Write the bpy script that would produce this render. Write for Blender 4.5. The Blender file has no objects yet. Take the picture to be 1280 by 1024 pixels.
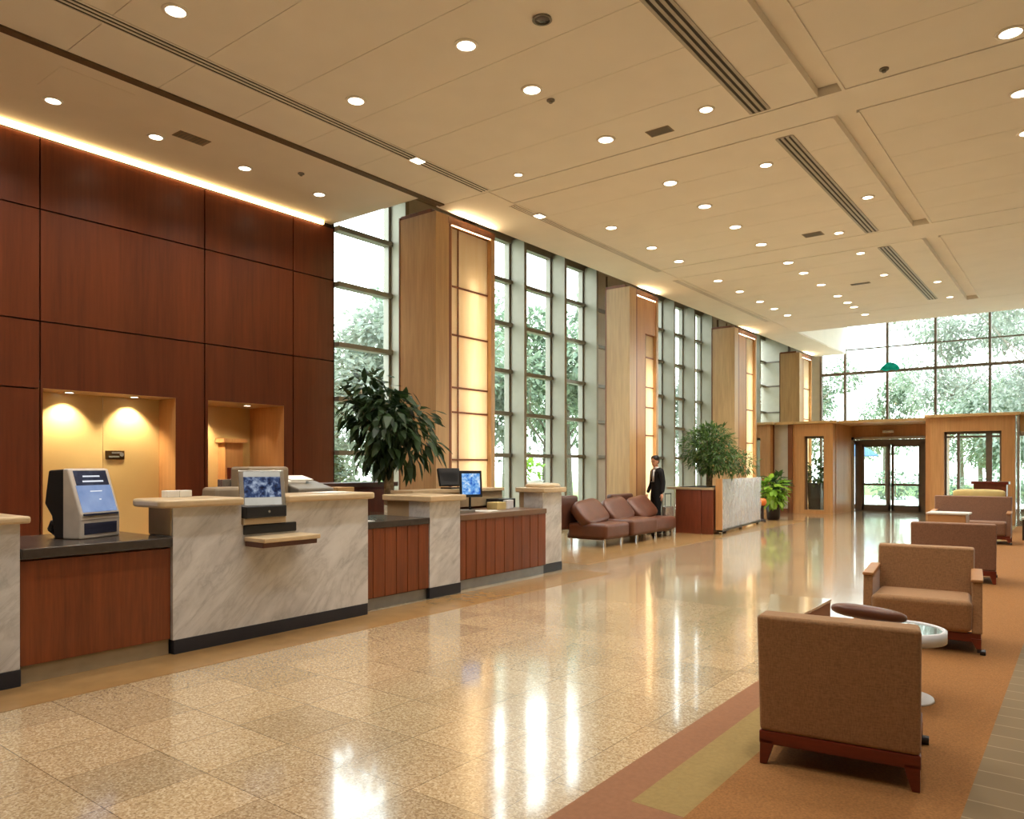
import bpy, bmesh, math, random
from mathutils import Vector, Matrix
random.seed(7)
S = bpy.context.scene
COL = S.collection
R = math.radians
PI = math.pi

# ------------------------------------------------------------------ materials
def lin(r, g, b):
    f = lambda v: (v/255/12.92) if v/255 <= .04045 else ((v/255+.055)/1.055)**2.4
    return (f(r), f(g), f(b), 1)

class NT:
    def __init__(s, name):
        s.m = bpy.data.materials.new(name); s.m.use_nodes = True
        s.t = s.m.node_tree; s.n = s.t.nodes; s.n.clear()
        s.out = s.n.new('ShaderNodeOutputMaterial')
    def new(s, t, **kw):
        n = s.n.new('ShaderNode'+t)
        for k, v in kw.items():
            if hasattr(n, k): setattr(n, k, v)
            else: n.inputs[k.replace('_', ' ')].default_value = v
        return n
    def link(s, a, b): s.t.links.new(a, b)
    def coords(s, scale=(1, 1, 1), loc=(0, 0, 0), rot=(0, 0, 0)):
        c = s.new('TexCoord'); mp = s.new('Mapping')
        mp.inputs['Scale'].default_value = scale; mp.inputs['Location'].default_value = loc; mp.inputs['Rotation'].default_value = rot
        s.link(c.outputs['Object'], mp.inputs['Vector']); return mp.outputs['Vector']
    def noise(s, vec, scale, detail=3, rough=.5, dist=0):
        n = s.new('TexNoise'); n.inputs['Scale'].default_value = scale; n.inputs['Detail'].default_value = detail
        n.inputs['Roughness'].default_value = rough; n.inputs['Distortion'].default_value = dist
        s.link(vec, n.inputs['Vector']); return n.outputs['Fac']
    def ramp(s, fac, stops):
        r = s.new('ValToRGB'); e = r.color_ramp.elements
        while len(e) < len(stops): e.new(.5)
        for i, (p, c) in enumerate(stops): e[i].position = p; e[i].color = c
        s.link(fac, r.inputs['Fac']); return r.outputs['Color']
    def mix(s, fac, a, b, mode='MIX'):
        m = s.new('MixRGB'); m.blend_type = mode
        for inp, v in (('Fac', fac), ('Color1', a), ('Color2', b)):
            if hasattr(v, 'links'): s.link(v, m.inputs[inp])
            else: m.inputs[inp].default_value = v
        return m.outputs['Color']
    def princ(s, color, rough=.5, metal=0, spec=.5, bump=None, bstr=.1, coat=0, **kw):
        p = s.new('BsdfPrincipled')
        if hasattr(color, 'links'): s.link(color, p.inputs['Base Color'])
        else: p.inputs['Base Color'].default_value = color
        if hasattr(rough, 'links'): s.link(rough, p.inputs['Roughness'])
        else: p.inputs['Roughness'].default_value = rough
        p.inputs['Metallic'].default_value = metal; p.inputs['Specular IOR Level'].default_value = spec
        p.inputs['Coat Weight'].default_value = coat
        if bump is not None:
            b = s.new('Bump'); b.inputs['Strength'].default_value = bstr; b.inputs['Distance'].default_value = .01
            s.link(bump, b.inputs['Height']); s.link(b.outputs['Normal'], p.inputs['Normal'])
        s.link(p.outputs[0], s.out.inputs[0]); return p

def plain(name, c, rough=.5, metal=0, spec=.5, var=.06, vs=8, bump=0, bs=60, coat=0):
    t = NT(name); v = t.coords()
    f = t.noise(v, vs, 2)
    d = tuple(max(0, x*(1-var*1.6)) for x in c[:3])+(1,); l = tuple(min(1, x*(1+var)) for x in c[:3])+(1,)
    col = t.ramp(f, [(.3, d), (.7, l)])
    b = t.noise(v, bs, 2) if bump else None
    t.princ(col, rough, metal, spec, b, bump, coat); return t.m

def wood(name, c1, c2, rough=.35, scale=9, stretch=.07, axis='z', coat=0, spec=.5):
    t = NT(name)
    sc = [1, 1, 1]; sc['xyz'.index(axis)] = stretch
    v = t.coords(tuple(sc))
    a = t.noise(v, scale, 5, .6, .6); b = t.noise(v, scale*7, 3, .6)
    col = t.ramp(a, [(.28, c1), (.72, c2)])
    col = t.mix(.35, col, t.ramp(b, [(.3, tuple(x*.72 for x in c1[:3])+(1,)), (.7, c2)]))
    t.princ(col, rough, 0, spec, None, 0, coat); return t.m

def emit(name, c, strength):
    t = NT(name); e = t.new('Emission'); e.inputs['Color'].default_value = c; e.inputs['Strength'].default_value = strength
    t.link(e.outputs[0], t.out.inputs[0]); return t.m

def glassmat(name, tint, refl=.05):
    t = NT(name); tr = t.new('BsdfTransparent'); tr.inputs['Color'].default_value = tint
    g = t.new('BsdfGlossy'); g.inputs['Roughness'].default_value = 0; g.inputs['Color'].default_value = (.95, .97, .97, 1)
    lw = t.new('LayerWeight'); lw.inputs['Blend'].default_value = .5
    p = t.new('Math', operation='POWER'); p.inputs[1].default_value = 5; t.link(lw.outputs['Facing'], p.inputs[0])
    m = t.new('Math', operation='MULTIPLY_ADD'); m.inputs[1].default_value = .55; m.inputs[2].default_value = refl; t.link(p.outputs[0], m.inputs[0])
    mx = t.new('MixShader'); t.link(m.outputs[0], mx.inputs[0]); t.link(tr.outputs[0], mx.inputs[1]); t.link(g.outputs[0], mx.inputs[2])
    t.link(mx.outputs[0], t.out.inputs[0]); return t.m

def marble():
    t = NT('grey marble'); v = t.coords((1, 1, 1), rot=(R(38), 0, 0))
    n1 = t.noise(t.coords(), 2.2, 5, .6)
    rv = t.coords(rot=(R(-40), 0, 0)); mp = t.new('Mapping'); mp.inputs['Scale'].default_value = (1, .55, 1.9); t.link(rv, mp.inputs['Vector']); v2 = mp.outputs['Vector']
    n2 = t.noise(v2, 1.7, 8, .62, .9); n3 = t.noise(v2, 2.6, 6, .62, .8)
    base = t.ramp(n1, [(.3, lin(192, 190, 188)), (.7, lin(216, 214, 211))])
    vein = t.ramp(n2, [(.40, (0, 0, 0, 1)), (.48, (.55, .55, .55, 1)), (.50, (1, 1, 1, 1)), (.53, (.4, .4, .4, 1)), (.62, (0, 0, 0, 1))])
    c = t.mix(t.mix(.5, (0, 0, 0, 1), vein), base, lin(128, 122, 118))
    c = t.mix(.3, c, t.ramp(n3, [(.36, lin(150, 146, 144)), (.56, lin(216, 212, 208))]))
    t.princ(c, .28, 0, .5); return t.m

def terrazzo():
    t = NT('polished terrazzo tile')
    v = t.coords()
    vt = t.coords((1, 1, 1), loc=(.14+.5, -.08, 0))
    br = t.new('TexBrick', offset=0.0, squash=1.0)
    br.inputs['Scale'].default_value = 1; br.inputs['Brick Width'].default_value = .48; br.inputs['Row Height'].default_value = .49
    br.inputs['Mortar Size'].default_value = .0022; br.inputs['Mortar Smooth'].default_value = .1; br.inputs['Bias'].default_value = 0
    br.inputs['Color1'].default_value = (.80, .80, .80, 1); br.inputs['Color2'].default_value = (1.06, 1.06, 1.06, 1); br.inputs['Mortar'].default_value = (.42, .36, .28, 1)
    t.link(vt, br.inputs['Vector'])
    vo = t.new('TexVoronoi'); vo.inputs['Scale'].default_value = 110; t.link(v, vo.inputs['Vector'])
    sep = t.new('SeparateColor'); t.link(vo.outputs['Color'], sep.inputs[0])
    sp = t.ramp(sep.outputs[0], [(0, lin(152, 125, 88)), (.35, lin(182, 154, 114)), (.7, lin(202, 176, 136)), (1, lin(224, 204, 170))])
    n = t.noise(v, 45, 3); sp = t.mix(.3, sp, t.ramp(n, [(.35, lin(152, 124, 92)), (.65, lin(206, 184, 152))]))
    c = t.mix(1.0, sp, br.outputs['Color'], 'MULTIPLY')
    p = t.princ(c, .17, 0, .6, coat=.85); p.inputs['Coat Roughness'].default_value = .075; return t.m

def fabric(name, c, rough=.85, weave=420):
    t = NT(name); v = t.coords()
    w = t.new('TexWave', bands_direction='X'); w.inputs['Scale'].default_value = weave*.3; t.link(v, w.inputs['Vector'])
    w2 = t.new('TexWave', bands_direction='Z'); w2.inputs['Scale'].default_value = weave*.3; t.link(v, w2.inputs['Vector'])
    n = t.noise(t.coords((1, 1, .25)), 150, 2, .6); n2 = t.noise(t.coords((.25, 1, 1)), 150, 2, .6)
    f = t.mix(.5, n, n2)
    d = tuple(x*.8 for x in c[:3])+(1,); l = tuple(min(1, x*1.2) for x in c[:3])+(1,)
    col = t.ramp(f, [(.36, d), (.64, l)])
    p = t.princ(col, rough, 0, .2, f, .12)
    p.inputs['Sheen Weight'].default_value = .15; return t.m

def translucent(name, c1, c2):
    t = NT(name); v = t.coords((1, 1, .12))
    col = t.ramp(t.noise(v, 11, 4), [(.3, c1), (.7, c2)])
    tr = t.new('BsdfTranslucent'); t.link(col, tr.inputs['Color'])
    di = t.new('BsdfDiffuse'); t.link(col, di.inputs['Color'])
    mx = t.new('MixShader'); mx.inputs[0].default_value = .4; t.link(tr.outputs[0], mx.inputs[1]); t.link(di.outputs[0], mx.inputs[2])
    t.link(mx.outputs[0], t.out.inputs[0]); return t.m

def leafmat(name, c1, c2, trans=.35):
    t = NT(name)
    oi = t.new('NewGeometry')
    col = t.ramp(oi.outputs['Random Per Island'], [(0, c1), (1, c2)])
    p = t.new('BsdfPrincipled'); t.link(col, p.inputs['Base Color']); p.inputs['Roughness'].default_value = .45
    tr = t.new('BsdfTranslucent'); t.link(col, tr.inputs['Color'])
    mx = t.new('MixShader'); mx.inputs[0].default_value = trans; t.link(p.outputs[0], mx.inputs[1]); t.link(tr.outputs[0], mx.inputs[2])
    t.link(mx.outputs[0], t.out.inputs[0]); return t.m

def plastic_wrap():
    t = NT('clear plastic wrap'); v = t.coords()
    n = t.noise(t.coords((1, 1.6, .7)), 1.6, 5, .5, 2.2)
    tr = t.new('BsdfTransparent'); tr.inputs['Color'].default_value = (.93, .95, .97, 1)
    p = t.new('BsdfPrincipled'); p.inputs['Base Color'].default_value = (.82, .84, .88, 1); p.inputs['Roughness'].default_value = .1; p.inputs['Specular IOR Level'].default_value = 1.0
    b = t.new('Bump'); b.inputs['Strength'].default_value = .6; b.inputs['Distance'].default_value = .06; t.link(n, b.inputs['Height']); t.link(b.outputs['Normal'], p.inputs['Normal'])
    f = t.ramp(n, [(.35, (.3, .3, .3, 1)), (.7, (.6, .6, .6, 1))])
    mx = t.new('MixShader'); t.link(f, mx.inputs[0]); t.link(tr.outputs[0], mx.inputs[1]); t.link(p.outputs[0], mx.inputs[2])
    t.link(mx.outputs[0], t.out.inputs[0]); return t.m

def screenmat(name, c1, c2, c3, scale, strength):
    t = NT(name); v = t.coords((1, 1, 1))
    n = t.noise(v, scale, 4, .6)
    c = t.ramp(n, [(.36, c1), (.5, c2), (.66, c3)])
    e = t.new('Emission'); e.inputs['Strength'].default_value = strength; t.link(c, e.inputs['Color'])
    g = t.new('BsdfGlossy'); g.inputs['Roughness'].default_value = .05
    mx = t.new('MixShader'); mx.inputs[0].default_value = .05; t.link(e.outputs[0], mx.inputs[1]); t.link(g.outputs[0], mx.inputs[2])
    t.link(mx.outputs[0], t.out.inputs[0]); return t.m

def striped(name, c1, c2):
    t = NT(name); br = t.new('TexBrick', offset=0.0)
    br.inputs['Scale'].default_value = 1; br.inputs['Brick Width'].default_value = 2.; br.inputs['Row Height'].default_value = .21; br.inputs['Mortar Size'].default_value = .006
    br.inputs['Color1'].default_value = c1; br.inputs['Color2'].default_value = tuple(x*.92 for x in c1[:3])+(1,); br.inputs['Mortar'].default_value = c2
    t.link(t.coords(), br.inputs['Vector'])
    t.princ(br.outputs['Color'], .8, 0, .2); return t.m

MT = {}
MT['ceil'] = plain('cream ceiling paint', lin(238, 232, 222), .75, 0, .2, .015, 2)
MT['ceil_dark'] = plain('ceiling void', (.05, .042, .032, 1), .9)
MT['soffit'] = plain('cream soffit paint', lin(234, 224, 208), .7, 0, .2, .015, 2)
MT['pale'] = plain('pale stone wall panel', lin(196, 188, 172), .5, 0, .3, .04, 4)
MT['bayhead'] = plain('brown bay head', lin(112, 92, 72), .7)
MT['wall_wood'] = wood('cherry wall panel', lin(84, 36, 16), lin(120, 58, 30), .34, 3.2, .06)
MT['cherry'] = wood('cherry desk panel', lin(92, 40, 14), lin(138, 70, 33), .3, 8, .06)
MT['reveal'] = plain('dark reveal', (.012, .005, .003, 1), .8)
MT['revealbrown'] = plain('brown ceiling reveal', lin(96, 74, 50), .7)
MT['maple'] = wood('maple veneer', lin(184, 144, 98), lin(214, 178, 128), .38, 3, .07)
MT['maple_o'] = wood('honey maple veneer', lin(186, 132, 80), lin(210, 160, 106), .38, 3, .07)
MT['maple_d'] = wood('dark maple edge', lin(110, 62, 34), lin(142, 84, 46), .4, 4, .07)
MT['cornice'] = wood('pale maple cornice', lin(212, 172, 116), lin(226, 190, 136), .4, 4, 1, 'x')
MT['niche'] = plain('yellow lacquer niche panel', lin(206, 176, 120), .22, 0, .5, .03, 2)
MT['marble'] = marble()
MT['capstone'] = plain('beige stone cap', lin(196, 172, 136), .3, 0, .5, .06, 9)
MT['capside'] = plain('tan stone return', lin(170, 148, 116), .45, 0, .4, .05, 7)
MT['blacktop'] = plain('dark stone worktop', lin(62, 54, 48), .25, 0, .5, .1, 20)
MT['browntop'] = plain('brown worktop', lin(112, 82, 58), .35)
MT['bladegrey'] = plain('grey vent blade', lin(172, 164, 150), .5)
MT['tableglass'] = plain('grey table glass', lin(108, 116, 112), .04, 0, .7, .02)
MT['castermetal'] = plain('dark caster metal', lin(60, 58, 58), .3, .7)
MT['plinth'] = plain('dark blue plinth', lin(36, 38, 46), .4)
MT['toe'] = plain('tan toe kick', lin(150, 132, 104), .5, 0, .4)
MT['steelkick'] = plain('brushed steel kick', lin(150, 152, 154), .35, .7)
MT['terrazzo'] = terrazzo()
MT['border_tan'] = plain('tan stone floor border', lin(150, 116, 74), .2, 0, .5, .06, 6)
MT['border_brown'] = plain('brown carpet border', lin(142, 98, 68), .75, 0, .2, .05, 40, .2, 300)
MT['olive'] = plain('olive carpet band', lin(148, 124, 76), .85, 0, .2, .05, 40, .2, 300)
MT['orange'] = plain('orange tan carpet', lin(150, 104, 60), .9, 0, .15, .14, 90, .4, 300)
MT['striptile'] = striped('grey striped carpet', lin(128, 108, 80), lin(150, 132, 104))
MT['alu'] = plain('grey green window metal', lin(136, 130, 116), .45, .25, .5, .02)
MT['fin'] = plain('pale metal mullion', lin(150, 142, 124), .5, .1, .4, .02)
MT['bronze'] = plain('dark bronze metal', lin(112, 98, 86), .4, .2)
MT['glass'] = glassmat('window glass', (.95, .985, .97, 1))
MT['chrome'] = plain('chrome', (.8, .8, .82, 1), .12, 1, .5, .01)
MT['white'] = plain('white plastic', lin(222, 222, 224), .35)
MT['offwhite'] = plain('warm grey plastic', lin(196, 186, 174), .4)
MT['black'] = plain('black plastic', (.012, .012, .014, 1), .35)
MT['greyplastic'] = plain('grey plastic', lin(120, 112, 100), .5)
MT['taupe'] = plain('taupe plastic', lin(140, 122, 98), .5)
MT['silver'] = plain('silver frame', lin(196, 194, 190), .25, .8)
MT['fab'] = fabric('brown woven upholstery', lin(154, 116, 80))
MT['fab2'] = fabric('umber woven upholstery', lin(132, 98, 78))
MT['armtan'] = plain('tan leather arm', lin(166, 118, 74), .5, 0, .4, .04)
MT['mahog'] = wood('mahogany frame', lin(84, 26, 14), lin(118, 42, 24), .3, 8, .2, 'x')
MT['leather'] = plain('brown leather', lin(98, 56, 36), .4, 0, .5, .1, 6, .15, 90)
MT['leather_d'] = plain('dark brown leather', lin(88, 52, 38), .42, 0, .5, .08, 6)
MT['planter'] = wood('red brown planter wood', lin(96, 44, 24), lin(128, 62, 36), .4, 5, .1)
MT['leaf'] = leafmat('dark glossy leaf', (.012, .035, .012, 1), (.05, .10, .03, 1), .2)
MT['leaf2'] = leafmat('shrub leaf', (.03, .08, .02, 1), (.14, .24, .06, 1), .3)
MT['leaf3'] = leafmat('lime leaf', (.16, .34, .03, 1), (.4, .6, .08, 1), .4)
MT['treeleaf'] = leafmat('tree leaf green', (.13, .19, .13, 1), (.36, .44, .30, 1), .4)
MT['treeleaf2'] = leafmat('tree leaf pale', (.19, .22, .18, 1), (.42, .45, .37, 1), .4)
MT['bark'] = plain('bark', lin(150, 136, 112), .8, 0, .2, .25, 20)
MT['palebark'] = plain('pale bark', lin(186, 174, 150), .8, 0, .2, .25, 20)
MT['barkgrey'] = plain('grey bark', lin(120, 112, 100), .8, 0, .2, .2, 20)
MT['pot'] = plain('dark glazed pot', lin(52, 38, 36), .35)
MT['soil'] = plain('soil', (.03, .02, .012, 1), .9)
MT['teal'] = translucent('teal glass', lin(0, 170, 165), lin(70, 215, 205))
MT['suit'] = plain('black suit cloth', (.012, .011, .012, 1), .8, 0, .2)
MT['skin'] = plain('skin', lin(206, 152, 122), .5, 0, .4, .03)
MT['hair'] = plain('black hair', (.012, .009, .008, 1), .5)
MT['shirt'] = plain('white shirt', lin(232, 230, 228), .7)
MT['pave'] = plain('pale pavement', lin(226, 226, 220), .8, 0, .2, .05, 3)
MT['lawn'] = plain('lawn', lin(150, 176, 110), .9, 0, .1, .2, 4)
MT['cream'] = plain('cream upholstery', lin(204, 182, 124), .8, 0, .2, .04)
MT['paper'] = plain('paper', lin(232, 228, 218), .7)
MT['cardboard'] = plain('tan card', lin(176, 138, 88), .7)
MT['navy'] = plain('navy grille', lin(46, 50, 72), .5)
MT['blueshade'] = plain('blue canvas', lin(70, 110, 150), .7)
MT['orangepot'] = plain('orange glazed pot', lin(214, 116, 50), .4)
MT['gold'] = plain('dark bronze plaque', lin(88, 64, 34), .3, .6)
MT['lamp'] = emit('downlight glow', (1, .86, .62, 1), 14)
MT['lamp_small'] = emit('small downlight glow', (1, .82, .55, 1), 8)
MT['led'] = emit('warm LED strip', (1, .66, .28, 1), 9)
MT['led_col'] = emit('column LED strip', (1, .78, .46, 1), 20)
MT['tube'] = emit('column light tube', (1, .86, .64, 1), 66)
MT['onyx'] = translucent('backlit veneer panel', lin(250, 238, 214), lin(255, 246, 228))
MT['wrapboard'] = plain('pale grey board', lin(204, 196, 192), .5)
MT['wrap'] = plastic_wrap()
MT['scr_blue'] = screenmat('kiosk screen', lin(120, 150, 200), lin(150, 175, 222), lin(176, 198, 236), 2, .75)
MT['scr_dark'] = screenmat('kiosk header screen', lin(34, 40, 58), lin(46, 54, 76), lin(70, 78, 98), 6, .8)
MT['scr_photo'] = screenmat('monitor picture', lin(22, 26, 50), lin(60, 80, 120), lin(186, 200, 220), 16, .8)
MT['scr_bright'] = screenmat('bright blue monitor picture', lin(40, 100, 200), lin(120, 180, 240), lin(225, 240, 255), 18, 1.0)
MT['scr_white'] = screenmat('white panel', lin(210, 205, 190), lin(220, 214, 200), lin(228, 222, 210), 4, .7)
MT['textwhite'] = emit('screen lettering', (.9, .93, 1, 1), .9)

# ------------------------------------------------------------------ mesh builder
class M:
    def __init__(s): s.bm = bmesh.new()
    def _add(s, vs, fs, mi=0):
        b = [s.bm.verts.new(v) for v in vs]
        for f in fs:
            try: s.bm.faces.new([b[i] for i in f]).material_index = mi
            except ValueError: pass
        return b
    def box(s, x0, x1, y0, y1, z0, z1, mi=0, rot=None, taper=0):
        c = Vector(((x0+x1)/2, (y0+y1)/2, (z0+z1)/2))
        vs = [Vector((x, y, z)) for z in (z0, z1) for y in (y0, y1) for x in (x0, x1)]
        if rot is not None: vs = [c+rot@(v-c) for v in vs]
        s._add(vs, [(0, 2, 3, 1), (4, 5, 7, 6), (0, 1, 5, 4), (2, 6, 7, 3), (0, 4, 6, 2), (1, 3, 7, 5)], mi); return s
    def hexa(s, p, mi=0):            # 8 points: bottom 4 ccw, top 4 ccw
        s._add([Vector(q) for q in p], [(3, 2, 1, 0), (4, 5, 6, 7), (0, 1, 5, 4), (1, 2, 6, 5), (2, 3, 7, 6), (3, 0, 4, 7)], mi); return s
    def rod(s, p, q, r, seg=10, r2=None, mi=0):
        p, q = Vector(p), Vector(q); r2 = r if r2 is None else r2
        d = (q-p).normalized(); u = d.orthogonal().normalized(); w = d.cross(u)
        vs = [p+(u*math.cos(a)+w*math.sin(a))*r for a in [2*PI*i/seg for i in range(seg)]]
        vs += [q+(u*math.cos(a)+w*math.sin(a))*r2 for a in [2*PI*i/seg for i in range(seg)]]
        s._add(vs, [tuple(reversed(range(seg))), tuple(range(seg, 2*seg))]+[(i, (i+1) % seg, seg+(i+1) % seg, seg+i) for i in range(seg)], mi); return s
    def tube(s, pts, r, seg=8):
        for a, b in zip(pts, pts[1:]): s.rod(a, b, r, seg)
        return s
    def lathe(s, prof, c=(0, 0, 0), seg=32, mi=0, sx=1, sy=1):
        vs = []; n = len(prof)
        for i in range(seg):
            a = 2*PI*i/seg
            for (r, z) in prof: vs.append(Vector((c[0]+r*math.cos(a)*sx, c[1]+r*math.sin(a)*sy, c[2]+z)))
        fs = []
        for i in range(seg):
            j = (i+1) % seg
            for k in range(n-1): fs.append((i*n+k, j*n+k, j*n+k+1, i*n+k+1))
        if prof[0][0] > 1e-4: fs.append(tuple(reversed([i*n for i in range(seg)])))
        if prof[-1][0] > 1e-4: fs.append(tuple(i*n+n-1 for i in range(seg)))
        s._add(vs, fs, mi)
        bmesh.ops.remove_doubles(s.bm, verts=s.bm.verts[:], dist=1e-5); return s
    def prism(s, poly, axis, a, b, mi=0):   # poly in the two other axes (x: (y,z), y: (x,z), z: (x,y))
        f = {'x': lambda p, t: (t, p[0], p[1]), 'y': lambda p, t: (p[0], t, p[1]), 'z': lambda p, t: (p[0], p[1], t)}[axis]
        n = len(poly); vs = [Vector(f(p, a)) for p in poly]+[Vector(f(p, b)) for p in poly]
        s._add(vs, [tuple(range(n)), tuple(reversed(range(n, 2*n)))]+[(i, n+i, n+(i+1) % n, (i+1) % n) for i in range(n)], mi)
        bmesh.ops.recalc_face_normals(s.bm, faces=s.bm.faces[:]); return s
    def pillow(s, c, l, e=(.45, .45), rot=None, nu=24, nv=14):
        def pw(v, p): return math.copysign(abs(v)**p, v)
        vs = []
        for j in range(nv+1):
            ph = -PI/2+PI*j/nv
            for i in range(nu):
                t = 2*PI*i/nu
                v = Vector((l[0]/2*pw(math.cos(ph), e[0])*pw(math.cos(t), e[1]), l[1]/2*pw(math.cos(ph), e[0])*pw(math.sin(t), e[1]), l[2]/2*pw(math.sin(ph), e[0])))
                vs.append(Vector(c)+(rot@v if rot is not None else v))
        fs = [(j*nu+i, j*nu+(i+1) % nu, (j+1)*nu+(i+1) % nu, (j+1)*nu+i) for j in range(nv) for i in range(nu)]
        s._add(vs, fs); bmesh.ops.remove_doubles(s.bm, verts=s.bm.verts[:], dist=1e-5); return s
    def xf(s, m):
        for v in s.bm.verts: v.co = m@v.co
        return s
    def build(s, name, mat, par=None, bev=0, seg=2, smooth=False, local=False, loc=None):
        me = bpy.data.meshes.new(name)
        off = Vector((0, 0, 0))
        if not local:
            if par is not None:
                r = par
                while r.parent: r = r.parent
                off = Vector(r.location)
            elif loc is not None: off = Vector(loc)
        if off.length:
            for v in s.bm.verts: v.co -= off
        bmesh.ops.recalc_face_normals(s.bm, faces=s.bm.faces[:])
        s.bm.to_mesh(me); s.bm.free()
        for m in (mat if isinstance(mat, (list, tuple)) else [mat]): me.materials.append(MT[m])
        o = bpy.data.objects.new(name, me); COL.objects.link(o)
        if par is not None: o.parent = par
        elif not local: o.location = off
        if smooth: me.shade_smooth()
        if bev:
            b = o.modifiers.new('b', 'BEVEL'); b.width = bev; b.segments = seg; b.limit_method = 'ANGLE'; b.angle_limit = R(40)
            if smooth:
                w = o.modifiers.new('w', 'WEIGHTED_NORMAL'); w.keep_sharp = False
        return o

def tag(o, label, cat, group=None, kind=None):
    o['label'] = label; o['category'] = cat
    if group: o['group'] = group
    if kind: o['kind'] = kind
    return o
def thing(name, loc, label, cat, group=None, rz=0):
    o = bpy.data.objects.new(name, None); COL.objects.link(o); o.location = loc; o.rotation_euler.z = rz
    o.empty_display_size = .1
    return tag(o, label, cat, group)
def struct(name, m, mat, **k):
    o = m.build(name, mat, **k); o['kind'] = 'structure'; return o
def sroot(name, loc=(0, 0, 0)):
    o = bpy.data.objects.new(name, None); COL.objects.link(o); o.location = loc; o['kind'] = 'structure'; return o
def dup(o, loc=None, rz=None, label=None, scale=None):
    c = o.copy(); COL.objects.link(c)
    if loc is not None: c.location = loc
    if rz is not None: c.rotation_euler.z = rz
    if scale is not None: c.scale = scale
    if label: c['label'] = label
    for ch in o.children:
        d = ch.copy(); COL.objects.link(d); d.parent = c
        for g in ch.children:
            e = g.copy(); COL.objects.link(e); e.parent = d
    return c
RX = lambda a: Matrix.Rotation(R(a), 3, 'X')
RY = lambda a: Matrix.Rotation(R(a), 3, 'Y')
RZ = lambda a: Matrix.Rotation(R(a), 3, 'Z')

ZC = 5.57                 # main ceiling
XW = -10.0                # window / panelled wall plane
XF = -8.05                # column fronts
YE = 29.0                 # end glazing
XR, YB = 5.0, -4.0        # right and back walls (behind the camera)

# ------------------------------------------------------------------ floor
m = M(); m.box(-13, XR, YB, YE+3.0, -.12, 0); struct('floor', m, 'terrazzo')
m = M(); m.box(-5.98, -5.38, YB, 9.3, -.02, .003); struct('trim_1', m, 'border_tan')
m = M(); m.box(XW, -6.15, 9.9, 21.4, -.02, .003); struct('trim_2', m, 'border_tan')
# carpet zone on the right
rug = thing('carpet', (-1., 8, 0), 'orange tan carpet with brown and olive border under the row of lounge chairs', 'carpet')
m = M(); m.box(-1.40, -.44, .6, 22.6, -.01, .008); m.build('carpet_field', 'orange', rug)
m = M(); m.box(-1.66, -1.40, 3.05, 22.6, -.01, .0075); m.build('olive_band', 'olive', rug)
m = M(); m.box(-1.87, -1.66, 2.3, 22.6, -.01, .007).box(-1.66, -1.40, 2.3, 3.05, -.01, .007); m.build('brown_border', 'border_brown', rug)
m = M(); m.box(-.44, 1.6, .6, 22.6, -.01, .008); tag(m.build('carpet_runner', 'striptile', loc=(.5, 8, 0)), 'grey brown carpet with pale cross stripes along the right edge', 'carpet')

# ------------------------------------------------------------------ ceilings
m = M()
ybreaks = [8.52-.9*k for k in range(14, 0, -1)]+[8.52]
segs = [(a, b) for a, b in zip(ybreaks, ybreaks[1:])]
segs.append((8.52, 9.11))
seg2 = [(9.11+.832*k, 9.11+.832*(k+1)) for k in range(6)]
segs += seg2; segs.append((14.1, 14.98)); segs += [(14.98+.886*k, 14.98+.886*(k+1)) for k in range(7)]; segs.append((21.18, 23.2))
big = (8.52, 9.11, 14.1, 14.98, 21.18)
def gap(y): return .012 if any(abs(y-b) < .02 for b in big) else .003
for a, b in segs:
    xa = -7.9 if b < 8.53 else -6.99
    band = (abs(a-8.52) < .02 or abs(a-14.1) < .02 or abs(a-21.18) < .02)
    m.box(xa, -2.34, a+gap(a), b-gap(b), ZC, ZC+.1)
    m.box(-2.08, XR, a+gap(a), b-gap(b), ZC, ZC+.1)
    if band: m.box(-2.34, -2.08, a+gap(a), b-gap(b), ZC, ZC+.1)
m.box(XF, -7.01, 8.524, YE-.02, ZC, ZC+.1)                      # perimeter soffit along the window bays
m.box(-7.02, -6.98, 9.11, YE-.02, ZC+.02, ZC+.1)
struct('ceiling', m, 'ceil')
m = M(); m.box(-8, XR, YB, 23.1, ZC+.13, ZC+.2); struct('ceiling_void', m, 'ceil_dark')
# trough side and top
m = M()
for a, b in ((-3., 8.5), (9.13, 14.08), (15.0, 21.16)):
    m.box(-2.36, -2.335, a, b, ZC-.008, ZC+.1); m.box(-2.085, -2.055, a, b, ZC-.018, ZC+.1); m.box(-2.335, -2.085, a, b, ZC+.085, ZC+.1)
struct('trim_3', m, 'ceil')
# high ceiling near the end glazing
m = M(); m.box(-8.05, XR, 23.2, YE, 6.9, 7.0).box(-6.98, XR, 23.2, 23.3, ZC+.001, 6.9).box(-7.02, -6.98, 23.3, YE, ZC+.1, 6.9); struct('ceiling_end', m, 'ceil')
# reception soffit, 7 cm lower
m = M(); m.box(-9.93, -7.9, YB, 8.08, ZC, ZC+.1); struct('ceiling_soffit', m, 'soffit')
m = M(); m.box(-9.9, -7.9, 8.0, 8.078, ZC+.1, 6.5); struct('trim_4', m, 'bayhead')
m = M(); m.box(-7.96, -7.86, YB, 8.5, ZC-.022, ZC-.0005); struct('trim_5', m, 'revealbrown')
# bay ceilings above windows
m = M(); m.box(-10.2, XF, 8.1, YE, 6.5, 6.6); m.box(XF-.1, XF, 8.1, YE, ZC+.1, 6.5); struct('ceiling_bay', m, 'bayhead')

# ------------------------------------------------------------------ other walls (outside the view)
m = M(); m.box(XR, XR+.2, YB, YE, 0, 7); struct('wall_right', m, 'pale')
m = M(); m.box(-10.5, XR+.2, YB-.2, YB, 0, 6); struct('wall_back', m, 'pale')

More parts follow.
